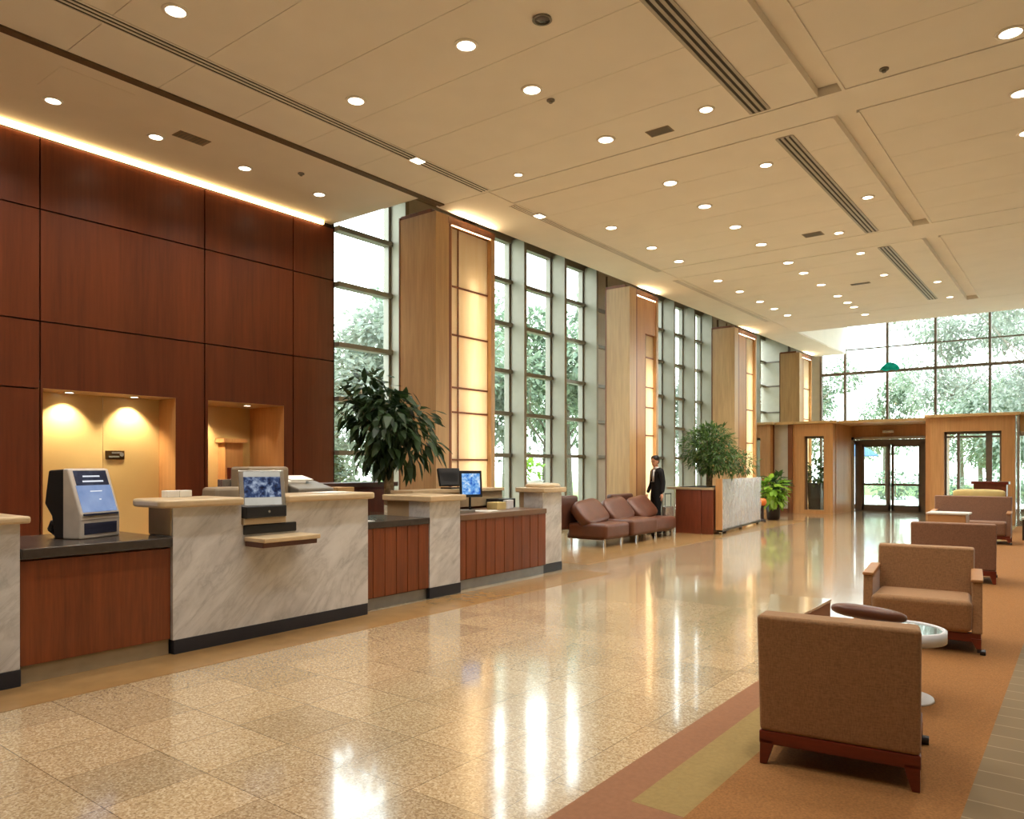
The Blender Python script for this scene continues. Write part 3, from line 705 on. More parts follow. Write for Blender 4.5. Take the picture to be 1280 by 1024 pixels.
# items around it
t = thing('desktop_computer', (-6.75, 4.25, .95), 'taupe computer monitor back standing behind the check-in screen', 'monitor')
bx('housing', 'taupe', t, (-6.95, -6.62, 4.30, 4.78, 1.12, 1.53), bev=.03, seg=3)
bx('stand', 'taupe', t, (-6.85, -6.7, 4.4, 4.65, .95, 1.12))
m = M(); m.hexa([(-6.62, 3.92, .95), (-6.62, 4.27, .95), (-6.9, 4.27, .95), (-6.9, 3.92, .95), (-6.64, 3.95, 1.33), (-6.64, 4.27, 1.33), (-6.88, 4.27, 1.33), (-6.88, 3.95, 1.33)])
tag(m.build('printer', 'taupe', bev=.03, loc=(-6.75, 3.9, .95)), 'low taupe printer behind the counter, left of the taupe monitor', 'printer')
simple('dark_monitor', 'mahog', 'small dark brown monitor behind the counter near the second niche', 'monitor', (-7.2, -7.15, 4.42, 4.78, 1.28, 1.52), (-7.2, -7.15, 4.55, 4.65, .95, 1.3), loc=(-7.18, 4.6, .95))
simple('silver_phone', 'silver', 'small silver desk gadget behind the counter under the dark monitor', 'gadget', (-7.05, -6.95, 4.22, 4.36, .95, 1.40))
for i, (y, lab) in enumerate(((3.34, 'small white box on the marble counter, left of the pair'), (3.455, 'small white box on the marble counter, right of the pair'))):
    simple('note_box', 'paper', lab, 'box', (-6.37, -6.27, y-.055, y+.055, 1.266, 1.325))
m = M(); m.hexa([(-6.5, 4.80, .95), (-6.5, 5.2, .95), (-6.95, 5.2, .95), (-6.95, 4.80, .95), (-6.5, 4.80, 1.30), (-6.5, 5.27, 1.30), (-6.95, 5.27, 1.40), (-6.95, 4.80, 1.40)])
tag(m.build('copier', 'greyplastic', bev=.015, loc=(-6.7, 5.0, .95)), 'grey sloped office machine behind the counter, right of the check-in screen', 'office machine')
simple('paper_pile', 'paper', 'pile of white and blue papers on the grey sloped office machine', 'paper', (-6.9, -6.7, 4.83, 5.05, 1.369, 1.393), (-6.905, -6.705, 4.87, 5.15, 1.394, 1.412), rot=RY(12.5), bev=0)
simple('carton', 'cardboard', 'small tan carton at the end of the grey office machine', 'box', (-6.75, -6.5, 5.32, 5.55, .9405, 1.3))
simple('white_brochure', 'paper', 'white papers lying on the right end of the wide marble counter cap', 'paper', (-6.3, -6.0, 4.75, 5.1, 1.266, 1.272))
t = thing('back_counter', (-6.8, 4.5, 0), 'low staff worktop hidden behind the wide marble counter', 'counter')
bx('body', 'maple_d', t, (-7.3, -6.3, 3.92, 5.2, 0, .91)); bx('worktop', 'blacktop', t, (-7.35, -6.29, 3.9, 5.21, .91, .95))
t = thing('credenza', (-8.2, 6.6, 0), 'dark brown cabinet standing below the window behind the plant', 'cabinet')
bx('body', 'mahog', t, (-8.5, -8.02, 5.9, 7.6, 0, 1.24)); bx('top', 'leather_d', t, (-8.54, -7.98, 5.86, 7.64, 1.24, 1.30)); bx('door', 'planter', t, (-8.02, -8.0, 5.95, 6.7, .1, 1.2), (-8.02, -8.0, 6.75, 7.55, .1, 1.2))

# ------------------------------------------------------------------ tall leafy plant behind counter
pt = thing('leafy_plant', (-7.55, 7.05, 0), 'tall dark green leafy plant with pale trunk behind the counter, before the first window', 'plant')
m = M(); m.lathe([(.17, 0), (.22, .05), (.26, .5), (.28, .52), (.25, .54), (.24, .46), (0, .46)], (-7.55, 7.05, 0), 28); m.build('pot', 'pot', pt, smooth=True)
m = M(); m.tube([(-7.55, 7.05, .45), (-7.56, 7.06, 1.0), (-7.54, 7.05, 1.55), (-7.56, 7.02, 2.0)], .065, 12); m.tube([(-7.54, 7.05, 1.5), (-7.62, 7.2, 2.0), (-7.6, 7.5, 2.3)], .025).tube([(-7.54, 7.05, 1.5), (-7.7, 6.8, 2.1), (-7.75, 6.7, 2.6)], .025); m.build('trunk', 'palebark', pt, smooth=True)
m = M()
foliage(m.bm, (-7.55, 6.95, 2.15), (.42, .42, .50), 300, .25, .45, 2.6, 11)
foliage(m.bm, (-7.65, 6.8, 2.6), (.26, .26, .26), 90, .2, .1, 2.4, 12)
foliage(m.bm, (-7.5, 7.35, 2.2), (.35, .38, .24), 110, .26, .4, 3, 13)
foliage(m.bm, (-7.75, 6.72, 2.3), (.26, .26, .2), 60, .26, .3, 3.2, 14)
foliage(m.bm, (-7.4, 7.3, 1.85), (.34, .4, .25), 80, .32, .9, 3.6, 15)
foliage(m.bm, (-7.6, 6.95, 1.75), (.26, .3, .25), 70, .26, .7, 3.0, 16)
m.build('foliage', 'leaf', pt)
sh = thing('clipped_shrub', (-11.6, 9.3, 0), 'small dark clipped shrub outside the first window, beside the trunk of the tall plant', 'shrub')
m = M(); foliage(m.bm, (-11.6, 9.3, 1.2), (.42, .45, .32), 500, .14, 0, 2, 21); foliage(m.bm, (-11.6, 9.35, 1.6), (.14, .16, .2), 120, .12, 0, 2, 22); m.build('foliage', 'leaf', sh)
m = M(); m.rod((-11.6, 9.3, 0), (-11.6, 9.3, 1.1), .05); m.build('stem', 'barkgrey', sh)

# ------------------------------------------------------------------ brown sofa
so = thing('modular_sofa', (-7.5, 13.5, 0), 'long brown leather sofa with three leaning back cushions by the window wall', 'sofa')
bx('base', 'leather_d', so, (-7.98, -7.16, 12.1, 15.1, .13, .24), bev=.03)
for i, (y0, y1, fx, zt) in enumerate(((12.06, 12.98, -7.08, .44), (13.0, 14.1, -7.04, .47), (14.12, 15.15, -7.12, .43))):
    m = M(); m.box(-7.95, fx, y0, y1, .15, zt); m.build('seat_cushion', 'leather', so, bev=.07, seg=4, smooth=True)
for i, (y, a) in enumerate(((12.5, 40), (13.55, 38), (14.6, 42))):
    m = M(); m.pillow((0, 0, 0), (.22, 1.0, .58), (.5, .36)).xf(Matrix.Translation((-7.70, y, .61))@Matrix.Rotation(R(-a), 4, 'Y')@Matrix.Rotation(R(6), 4, 'X')); m.build('back_cushion', 'leather', so, smooth=True)
for y0, y1, zz in ((11.75, 12.45, .95), (13.75, 14.7, .92)):
    m = M(); m.box(-8.08, -7.93, y0, y1, .3, zz); m.build('backrest_pad', 'leather_d', so, bev=.05, seg=4, smooth=True)
for (x, y) in ((-7.16, 12.14), (-7.9, 12.14), (-7.14, 12.75), (-7.16, 13.4), (-7.9, 13.4), (-7.2, 14.3), (-7.18, 15.02), (-7.9, 15.02)):
    m = M(); m.rod((x, y, 0), (x, y, .15), .022); m.build('leg', 'chrome', so)

# ------------------------------------------------------------------ wood planter with bush, wrapped case, green plants
pn = thing('wood_planter', (-6.95, 16.5, 0), 'red brown wooden planter box with a bushy bamboo-like plant', 'planter')
bx('front_panel', 'planter', pn, (-7.46, -6.84, 15.8, 15.86, 0.0, .99), (-6.83, -6.565, 15.8, 15.86, .0, .99)); bx('box_body', 'planter', pn, (-7.46, -6.73, 15.86, 17.0, .0, .98)); bx('rim', 'capside', pn, (-7.66, -6.72, 15.77, 17.0, .99, 1.04), (-6.72, -6.565, 15.77, 15.87, .99, 1.04))
bx('soil_bed', 'soil', pn, (-7.4, -6.78, 15.9, 16.95, 1.035, 1.05))
m = M()
rr = random.Random(5)
for k in range(12):
    a = rr.uniform(0, 6.28); r = rr.uniform(.1, .35)
    m.tube([(-6.95+rr.uniform(-.06, .06), 16.5+rr.uniform(-.06, .06), 1.02), (-6.95+.3*r*math.cos(a), 16.5+.3*r*math.sin(a), 1.5), (-6.95+r*math.cos(a), 16.5+r*math.sin(a), 2.1)], .014, 6)
m.build('stem', 'bark', pn)
m = M()
for c, rd, n, sd in (((-6.95, 16.45, 1.9), (.6, .6, .55), 1500, 31), ((-6.6, 16.2, 1.65), (.5, .4, .3), 600, 32), ((-7.25, 16.6, 1.95), (.4, .4, .4), 500, 33), ((-6.85, 16.5, 2.2), (.35, .35, .28), 400, 34), ((-6.35, 16.6, 1.6), (.45, .4, .28), 400, 35)):
    foliage(m.bm, c, rd, n, .15, .05, 4.5, sd, .3)
m.build('foliage', 'leaf2', pn)

wc = thing('wheeled_case', (-6.6, 17.7, 0), 'wheeled tan board wrapped in shiny clear plastic beside the wooden planter', 'cart')
CM = Matrix.Translation((-6.46, 15.92, 0))@Matrix.Rotation(R(6.2), 4, 'Z')
def cb(*b):
    mm = M()
    for q in b: mm.box(*q)
    return mm.xf(CM)
cb((-.09, .055, 0, .05, .10, 1.24)).build('end_board', 'maple_o', wc); cb((-.06, .03, .05, 3.62, .12, 1.22)).build('board', 'wrapboard', wc); cb((-.08, .05, .05, 3.62, .06, .12)).build('tray', 'black', wc)
m = M(); bm = m.bm
ny, nz = 40, 16; rr = random.Random(9); vv = []
for i in range(ny+1):
    vv.append([bm.verts.new((.05+rr.uniform(0, .02), .05+3.58*i/ny, .11+1.12*j/nz)) for j in range(nz+1)])
for i in range(ny):
    for j in range(nz): bm.faces.new((vv[i][j], vv[i+1][j], vv[i+1][j+1], vv[i][j+1]))
m.xf(CM).build('plastic_sheet', 'wrap', wc, smooth=True)
for y in (.1, 1.8, 3.5):
    m = M(); m.rod((-.03, y, .035), (.03, y, .035), .034, 16).box(-.02, .02, y-.02, y+.02, .03, .07); m.xf(CM).build('caster', 'chrome', wc)
gp = thing('green_plant', (-7.05, 20.6, 0), 'lime green leafy potted plant beyond the plastic wrapped board', 'plant')
m = M(); foliage(m.bm, (-6.98, 20.95, .82), (.3, .34, .35), 130, .3, .2, 2.0, 41); m.build('foliage', 'leaf3', gp)
m = M(); foliage(m.bm, (-7.1, 21.5, .95), (.3, .4, .28), 170, .28, .1, 2.2, 42); m.build('dark_foliage', 'leaf2', gp)
m = M(); m.lathe([(.12, 0), (.17, .02), (.2, .42), (.18, .44), (0, .4)], (-7.0, 21.1, 0), 20); m.build('pot', 'pot', gp, smooth=True)
op = thing('orange_pot', (-7.02, 20.25, 0), 'round orange pot on a dark stand between the wrapped board and the lime plant', 'pot')
m = M(); m.lathe([(.02, .42), (.09, .44), (.13, .53), (.11, .60), (.07, .63), (0, .63)], (-7.02, 20.25, 0), 24); m.build('vessel', 'orangepot', op, smooth=True)
m = M(); m.lathe([(.11, 0), (.11, .03), (.05, .08), (.05, .40), (.09, .44), (0, .44)], (-7.02, 20.25, 0), 20); m.build('stand', 'pot', op)

# ------------------------------------------------------------------ person in a dark suit
def skin_mesh(name, mat, pts, edges, par, sub=2):
    me = bpy.data.meshes.new(name); me.from_pydata([p[0] for p in pts], edges, [])
    o = bpy.data.objects.new(name, me); COL.objects.link(o); o.parent = par
    me.materials.append(MT[mat])
    sk = o.modifiers.new('s', 'SKIN'); sk.use_smooth_shade = True
    for i, v in enumerate(me.skin_vertices[0].data):
        r = pts[i][1]; v.radius = r if isinstance(r, tuple) else (r, r); v.use_root = (i == 0)
    if sub:
        sb = o.modifiers.new('ss', 'SUBSURF'); sb.levels = sub; sb.render_levels = sub
    return o
pe = thing('person', (-7.74, 15.40, 0), 'person in black suit and white shirt standing between sofa and planter', 'person', rz=R(-35))
# local: facing -Y, left arm +X
P = [((0, 0, .96), (.165, .115)), ((0, .01, 1.12), (.15, .105)), ((0, .02, 1.28), (.17, .115)), ((0, .02, 1.41), (.15, .09)), ((0, .01, 1.475), (.065, .06)),
     ((-.19, .02, 1.405), .07), ((-.235, .01, 1.13), .052), ((-.23, -.10, .90), .040),
     ((.19, .02, 1.405), .07), ((.26, .04, 1.14), .052), ((.31, -.01, .92), .040),
     ((-.09, 0, .88), .10), ((-.10, -.015, .50), .07), ((-.10, .02, .09), .055),
     ((.09, 0, .88), .10), ((.10, -.015, .50), .07), ((.11, .03, .09), .055)]
E = [(0, 1), (1, 2), (2, 3), (3, 4), (3, 5), (5, 6), (6, 7), (3, 8), (8, 9), (9, 10), (0, 11), (11, 12), (12, 13), (0, 14), (14, 15), (15, 16)]
skin_mesh('body', 'suit', P, E, pe)
def head(par):
    HM = Matrix.Translation((0, -.015, 1.475))@Matrix.Rotation(R(30), 4, 'Z')@Matrix.Rotation(R(8), 4, 'X')
    m = M(); m.lathe([(.052, -.06), (.05, .05), (.045, .08)], (0, .01, 0), 16); m.xf(HM)
    m2 = M()
    prof = [(0, .02), (.035, .022), (.055, .045), (.066, .08), (.073, .125), (.074, .165), (.066, .21), (.045, .245), (0, .258)]
    m2.lathe(prof, (0, -.015, .02), 24, sx=.95, sy=1.18)
    for v in m2.bm.verts:
        if v.co.z < .12 and v.co.y < -.02: v.co.y -= .004
    m2.pillow((0, -.112, .125), (.026, .035, .045), (.8, .8), nu=12, nv=8)          # nose
    for sx in (-1, 1): m2.pillow((sx*.072, .0, .14), (.018, .036, .06), (.8, .8), nu=10, nv=8)   # ears
    for f in m2.bm.faces: f.smooth = True
    m2.xf(HM)
    me = bpy.data.meshes.new('t'); m2.bm.to_mesh(me); m.bm.from_mesh(me); m2.bm.free()
    h = m.build('head', 'skin', par, smooth=True, local=True)
    m = M(); m.pillow((0, .008, .215), (.165, .20, .15), (.8, .9)).pillow((0, .05, .16), (.15, .12, .16), (.8, .9)); m.xf(HM); m.build('hair', 'hair', h, smooth=True, local=True)
    m = M()
    for sx in (-1, 1): m.pillow((sx*.028, -.097, .147), (.026, .012, .012), (.9, .9), nu=10, nv=6); m.box(sx*.028-.018, sx*.028+.018, -.102, -.094, .165, .171)
    m.xf(HM); m.build('eye', 'hair', h, local=True)
    m = M(); m.pillow((0, -.092, .075), (.045, .014, .014), (.9, .9), nu=10, nv=6); m.xf(HM); m.build('mouth', 'leather', h, local=True)
head(pe)
m = M(); m.hexa([(-.035, -.09, 1.18), (.035, -.09, 1.18), (.035, -.06, 1.18), (-.035, -.06, 1.18), (-.06, -.075, 1.44), (.06, -.075, 1.44), (.06, 0, 1.44), (-.06, 0, 1.44)]); m.hexa([(-.04, -.112, 1.16), (.04, -.112, 1.16), (.05, -.08, 1.16), (-.05, -.08, 1.16), (-.058, -.088, 1.43), (.058, -.088, 1.43), (.058, -.05, 1.43), (-.058, -.05, 1.43)])
m.lathe([(.066, 0), (.062, .045), (.056, .05)], (0, -.005, 1.45), 20); m.build('shirt', 'shirt', pe, smooth=True, local=True)
m = M(); m.hexa([(-.02, -.122, 1.17), (.02, -.122, 1.17), (.02, -.11, 1.17), (-.02, -.11, 1.17), (-.014, -.098, 1.44), (.014, -.098, 1.44), (.014, -.088, 1.44), (-.014, -.088, 1.44)]); m.build('necktie', 'suit', pe, local=True)
for sx, w in ((-1, (-.23, -.11, .885)), (1, (.312, -.015, .905))):
    w = Vector(w)
    pts = [(w, .026), (w+Vector((0, -.01, -.045)), .032), (w+Vector((0, -.015, -.085)), .03)]; ed = [(0, 1), (1, 2)]
    for k, (dx, L) in enumerate(((-.026, .07), (-.009, .08), (.009, .076), (.026, .06))):
        b = w+Vector((dx, -.018, -.095)); i = len(pts)
        pts += [(b, .009), (b+Vector((dx*.1, -.012, -L*.5)), .0085), (b+Vector((dx*.1, .0, -L)), .007)]; ed += [(2, i), (i, i+1), (i+1, i+2)]
    i = len(pts); pts += [(w+Vector((-sx*.034, -.025, -.05)), .01), (w+Vector((-sx*.045, -.04, -.085)), .009)]; ed += [(1, i), (i, i+1)]
    skin_mesh('hand', 'skin', [(tuple(p), r) for p, r in pts], ed, pe, 1)
for sx in (-1, 1):
    m = M(); m.pillow((sx*.105, -.05, .05), (.10, .27, .10), (.6, .7)); m.build('shoe', 'black', pe, smooth=True, local=True)
sc = thing('suitcase', (-7.62, 15.6, 0), 'slim silver wheeled suitcase with raised handle beside the person', 'suitcase')
SCM = Matrix.Translation((-7.46, 15.42, 0))@Matrix.Rotation(R(-20), 4, 'Z')
m = M(); m.box(-.06, .06, -.13, .13, .06, .62).xf(SCM); m.build('shell', 'silver', sc, bev=.03, seg=3)
m = M(); m.rod((-.0, -.09, .62), (0, -.09, .90), .008).rod((0, .09, .62), (0, .09, .90), .008).rod((0, -.095, .90), (0, .095, .90), .012).xf(SCM); m.build('handle', 'black', sc)
for sx in (-1, 1):
    m = M(); m.rod((-.03, sx*.1, .035), (.03, sx*.1, .035), .034, 14).box(-.02, .02, sx*.1-.02, sx*.1+.02, .03, .07).xf(SCM); m.build('wheel', 'black', sc)

# ------------------------------------------------------------------ lounge chairs
def lounge(label, w, d, h, loc, rz, fab, seat_h=.43, settee=False, cat='armchair', arm_in=.0, back_in=.0):
    t = thing('lounge_chair' if not settee else 'settee', loc, label, cat, rz=rz)   # local: front -Y, origin floor centre
    hw = w/2
    a = .075
    if 1:
        m = M(); b_ = hw-back_in; m.hexa([(-b_+a*.2, d/2-.20, .17), (b_-a*.2, d/2-.20, .17), (b_-.005, d/2-.02, .17), (-b_+.005, d/2-.02, .17),
                         (-b_+.01, d/2-.13, h), (b_-.01, d/2-.13, h), (b_-.0, d/2+.03, h), (-b_, d/2+.03, h)]); m.build('backrest', fab, t, bev=.022, seg=3, smooth=True, local=True)
    m = M(); m.hexa([(-hw+a+arm_in, -d/2-.01, .17), (hw-a-arm_in, -d/2-.01, .17), (hw-a-arm_in, d/2-.16, .17), (-hw+a+arm_in, d/2-.16, .17), (-hw+a+arm_in-.01, -d/2-.04, seat_h+.01), (hw-a-arm_in+.01, -d/2-.04, seat_h+.01), (hw-a-arm_in, d/2-.16, seat_h-.01), (-hw+a+arm_in, d/2-.16, seat_h-.01)])
    m.build('seat', fab, t, bev=.05, seg=5, smooth=True, local=True)
    for s in (-1, 1):
        x0, x1 = sorted((s*(hw-arm_in), s*(hw-a-arm_in)))
        m = M(); m.hexa([(x0, -d/2+.02, .17), (x1, -d/2+.02, .17), (x1, d/2-.12, .17), (x0, d/2-.12, .17), (x0, -d/2+.06, .585), (x1, -d/2+.06, .585), (x1, d/2-.14, .60), (x0, d/2-.14, .60)])
        ar = m.build('arm', fab, t, bev=.01, local=True)
        m = M(); m.hexa([(x0-.006, -d/2+.04, .583), (x1+.006, -d/2+.04, .583), (x1+.006, d/2-.12, .598), (x0-.006, d/2-.12, .598), (x0-.006, -d/2+.04, .608), (x1+.006, -d/2+.04, .608), (x1+.006, d/2-.12, .625), (x0-.006, d/2-.12, .625)])
        m.build('arm_cap', 'armtan', ar, bev=.008, local=True)
    m = M(); m.box(-hw+.005, hw-.005, d/2-.07, d/2-.02, .105, .172).box(-hw+.01, hw-.01, -d/2+.03, -d/2+.08, .10, .172).box(-hw+.01, -hw+.05, -d/2+.05, d/2-.05, .10, .172).box(hw-.05, hw-.01, -d/2+.05, d/2-.05, .10, .172); m.build('base_rail', 'mahog', t, bev=.006, local=True)
    for sx in (-1, 1):
        for sy in (-1, 1):
            xo, yo = sx*(hw-.008), (d/2-.02 if sy > 0 else -d/2+.02)
            xi, yi = xo-sx*.075, yo-sy*.06
            xb, yb = xo-sx*.035, yo-sy*.035
            zz = 0 if sy > 0 else .045
            m = M(); m.hexa([(xo, yo, zz), (xb, yo, zz), (xb, yb, zz), (xo, yb, zz), (xo, yo, .13), (xi, yo, .13), (xi, yi, .13), (xo, yi, .13)])
            lg = m.build('leg', 'mahog', t, bev=.004, local=True)
            if sy < 0:
                m = M(); m.rod((xo+sx*.03, yo+.02, .024), (xo-sx*.01, yo+.02, .024), .024, 14).box(min(xo, xo-sx*.03), max(xo, xo-sx*.03), yo, yo+.03, .02, .05); m.build('caster', 'castermetal', lg, local=True)
    return t
lounge('nearest brown woven armchair seen from behind, with dark red wood legs', .745, .78, .775, (-1.035, 4.26, 0), PI+R(8), 'fab', arm_in=.035)
lounge('brown woven armchair facing the camera behind the round glass table', .88, .80, .80, (-1.15, 7.42, 0), R(6), 'fab', back_in=.05)
lounge('brown armchair seen from behind, third from the camera, backing onto the facing chair', .98, .78, .775, (-1.45, 11.7, 0), PI+R(6), 'fab2', arm_in=.03)
lounge('wide brown settee facing the camera in front of the cream bench, farthest of the chairs', 1.36, .85, .90, (-1.86, 17.5, 0), R(2), 'fab2', settee=True, cat='settee')
# ottoman-like tan cabinet, cream bench, side tables
t = thing('side_cabinet', (-2.0, 15.3, 0), 'low light tan side table in front of the wide settee', 'table')
bx('body', 'armtan', t, (-2.27, -1.68, 15.1, 15.6, .02, .66), bev=.01); bx('top', 'offwhite', t, (-2.29, -1.64, 15.08, 15.62, .66, .695), bev=.01)
t = thing('cream_bench', (-2.0, 20.6, 0), 'cream rounded back sofa behind the wide settee', 'sofa')
m = M(); m.pillow((-2.02, 20.5, .86), (1.05, .3, .22), (.5, .35)); m.build('back_roll', 'cream', t, smooth=True); bx('base', 'leather_d', t, (-2.5, -1.55, 20.3, 21.1, .08, .42)); bx('back_panel', 'leather_d', t, (-2.5, -1.55, 20.42, 20.58, .4, .8))
for x in (-2.45, -1.6):
    for y in (20.35, 21.05):
        m = M(); m.rod((x, y, 0), (x, y, .09), .02); m.build('leg', 'black', t)
t = thing('wood_console', (-1.95, 22.3, 0), 'dark brown wooden console table in front of the largest entrance screen', 'table')
bx('top', 'mahog', t, (-2.35, -1.55, 22.1, 22.6, 1.05, 1.12)); bx('body', 'planter', t, (-2.3, -1.6, 22.14, 22.56, .75, 1.05))
for x in (-2.27, -1.63):
    for y in (22.17, 22.53): bx('leg', 'mahog', t, (x-.025, x+.025, y-.025, y+.025, 0, .76))
t = thing('side_table', (-1.27, 18.6, 0), 'small square dark side table with pale top, right of the wide settee', 'table')
bx('top', 'offwhite', t, (-1.08, -.84, 18.4, 18.8, .42, .46)); bx('body', 'blacktop', t, (-1.06, -.86, 18.42, 18.78, .0, .42))

# round glass table
t = thing('round_table', (-.90, 5.75, 0), 'round glass topped table with white rim between the two nearest armchairs', 'table')
TC = (-.98, 5.5)
m = M(); m.lathe([(.25, .39), (.265, .39), (.265, .465), (.25, .47), (.238, .465), (.238, .45), (.23, .44)], (TC[0], TC[1], 0), 48); m.build('rim', 'white', t, smooth=True)
m = M(); m.lathe([(.236, .44), (.236, .46), (0, .46)], (TC[0], TC[1], 0), 48); m.build('glass_top', 'tableglass', t)
m = M(); m.rod((*TC, .02), (*TC, .45), .03, 20); m.build('stem', 'chrome', t, smooth=True)
m = M(); m.lathe([(.0, .03), (.10, .028), (.19, .015), (.195, 0)], (TC[0]+.0, TC[1]+.0, 0), 40); m.build('base_disc', 'white', t, smooth=True)
# padded oval stool
t = thing('oval_stool', (-1.22, 5.25, 0), 'brown padded oval stool top rising behind the nearest armchair', 'stool')
m = M(); m.pillow((0, 0, 0), (.44, .26, .09), (.75, .8)).xf(Matrix.Translation((-1.10, 5.12, .605))@Matrix.Rotation(R(12), 4, 'Z')@Matrix.Rotation(R(5), 4, 'Y')@Matrix.Rotation(R(-9), 4, 'X')); m.build('cushion', 'leather', t, smooth=True)
m = M(); m.rod((-1.10, 5.12, .02), (-1.10, 5.12, .58), .03, 16).lathe([(.14, 0), (.14, .02), (0, .03)], (-1.10, 5.12, 0), 28); m.build('pedestal', 'chrome', t)
# magazine on the glass table
m = M()
for i in range(5): m.box(-.04, .04, -.10+i*.045, -.075+i*.045, .4620, .4645)
m.box(-.05, .05, -.12, .12, .4604, .4618); m.xf(Matrix.Translation((-1.08, 5.52, 0))@Matrix.Rotation(R(-50), 4, 'Z'))
tag(m.build('magazine', ['paper'], loc=(-1.08, 5.52, .46)), 'open striped magazine on the round glass table', 'magazine')
# low stone bench
t = thing('low_bench', (-2.3, 7.4, 0), 'low bench with terrazzo top and tan side behind the nearest armchair', 'bench')
m = M(); m.prism([(-2.02, 7.82), (-2.02, 6.6), (-2.25, 6.6), (-2.6, 7.75)], 'z', .19, .215); m.build('top', 'terrazzo', t, bev=.003)
m = M(); m.prism([(-2.025, 7.81), (-2.025, 6.61), (-2.24, 6.61), (-2.59, 7.74)], 'z', 0, .19); m.build('side_panel', 'border_brown', t)

# ------------------------------------------------------------------ teal pendant lamp
t = thing('pendant_lamp', (-4.77, 25, 6.9), 'teal glass dome lamp hanging in front of the end window', 'lamp')
m = M(); m.lathe([(.0, .19), (.05, .185), (.14, .15), (.23, .07), (.28, .0), (.26, -.02), (.2, .03), (.1, .10), (0, .13)], (-4.77, 25, 4.46), 40, sx=1.0)
for v in m.bm.verts:
    a = math.atan2(v.co.y-25, v.co.x+4.77); v.co.z += .015*math.sin(5*a)
m.build('shade', 'teal', t, smooth=True)
m = M(); m.rod((-4.77, 25, 4.64), (-4.77, 25, 6.9), .012); m.build('cable', 'bronze', t)
m = M(); m.lathe([(0, 0), (.06, 0), (.06, -.03), (0, -.03)], (-4.77, 25, 6.9), 16); m.build('ceiling_rose', 'bronze', t)

# ------------------------------------------------------------------ ceiling fittings
dl0 = None
def downlight(x, y, z, label, r=.088, glow='lamp', power=0, group=None):
    t = thing('ceiling_downlight', (x, y, z), label, 'downlight', group)
    m = M(); m.lathe([(r*1.0, -.001), (r*1.0, -.012), (r*1.32, -.010), (r*1.36, -.001)], (0, 0, 0), 28); m.build('trim_ring', 'ceil', t, smooth=True, local=True)
    m = M(); m.lathe([(0, -.006), (r*1.0, -.006), (r*1.0, -.002), (0, -.002)], (0, 0, 0), 28); m.build('lens', glow, t, local=True)
    if power:
        l = bpy.data.lights.new('downlight_beam', 'SPOT'); l.energy = power; l.color = (1, .97, .90); l.spot_size = R(124); l.spot_blend = .9; l.shadow_soft_size = r
        o = bpy.data.objects.new('downlight_beam', l); COL.objects.link(o); o.parent = t; o.location = (0, 0, -.03)
    return t
ORD = ['nearest', 'second', 'third', 'fourth', 'fifth', 'sixth', 'seventh', 'eighth', 'ninth', 'tenth', 'eleventh', 'twelfth', 'thirteenth', 'fourteenth']
PW = 185
rows = [(-4.72, [5.41, 6.48, 8.03, 9.83, 11.04, 12.31, 13.58, 15.13, 16.14, 17.44, 18.83, 19.75, 20.4, 21.6], 'the long middle row', .088),
        (-6.4, [3.43, 5.49, 11.07, 12.55, 13.71, 15.68, 16.97, 18.32, 19.38, 20.44], 'the row next to the window columns', .085),
        (-3.42, [8.04, 10.02, 13.72, 15.29, 17.34], 'the row left of the grey slot vents', .07),
        (-2.62, [12.16, 18.71, 20.6], 'the row beside the light trough', .07),
        (-.57, [8.34, 9.77, 10.98], 'the row nearest the right edge', .092),
        (-9.05, [3.45, 4.6, 5.82, 7.06], 'the row beside the dark wood wall', .075)]
for x, ys, nm, r in rows:
    for i, y in enumerate(ys):
        z = ZC
        downlight(x, y, z, '%s ceiling downlight from the camera in %s' % (ORD[i], nm), r, 'lamp', PW*(.6 if x < -9 else 1) if r > .07 or i % 2 == 0 else PW*.6)
downlight(-6.25, 8.26, ZC, 'small dim ceiling downlight near the corner above the first column', .055, 'lamp_small', 30)
for x, y in ((-4.72, 3.0), (-4.72, .8), (-2.6, 4), (-2.6, 1), (-.6, 6.2), (-.6, 3), (-6.4, 1.2), (-9.05, 2.3), (-9.05, 1.1), (1.6, 3), (1.6, 7), (1.6, 12), (1.6, 17), (-.6, 15), (-.6, 19)):  # unseen spots without fittings, added beyond the visible rows to light the lobby
    l = bpy.data.lights.new('unseen_ceiling_spot', 'SPOT'); l.energy = PW; l.color = (1, .97, .90); l.spot_size = R(124); l.spot_blend = .9; l.shadow_soft_size = .09
    o = bpy.data.objects.new('unseen_ceiling_spot', l); COL.objects.link(o); o.location = (x, y, ZC-.03)
# niche spots
for (x, y, lab, pw) in ((-10.26, 4.10, 'recessed spotlight in the head of the first niche, left one', 105), (-10.26, 4.92, 'recessed spotlight in the head of the first niche, right one', 105), (-10.68, 6.12, 'recessed spotlight in the head of the second niche, left one', 130), (-10.35, 6.7, 'recessed spotlight in the head of the second niche, right one', 20)):
    t = thing('niche_spotlight', (x, y, 2.47), lab, 'spotlight')
    m = M(); m.lathe([(.05, 0), (.05, -.008), (.065, -.006), (.068, 0)], (0, 0, 0), 20); m.build('trim_ring', 'silver', t, local=True)
    m = M(); m.lathe([(0, -.004), (.05, -.004), (.05, -.001), (0, -.001)], (0, 0, 0), 20); m.build('lens', 'lamp', t, local=True)
    l = bpy.data.lights.new('niche_beam', 'SPOT'); l.energy = pw; l.color = (1, .84, .56); l.spot_size = R(96); l.spot_blend = .7; l.shadow_soft_size = .03
    o = bpy.data.objects.new('niche_beam', l); COL.objects.link(o); o.parent = t; o.location = (0, 0, -.02); o.rotation_euler = (0, R(14), 0)

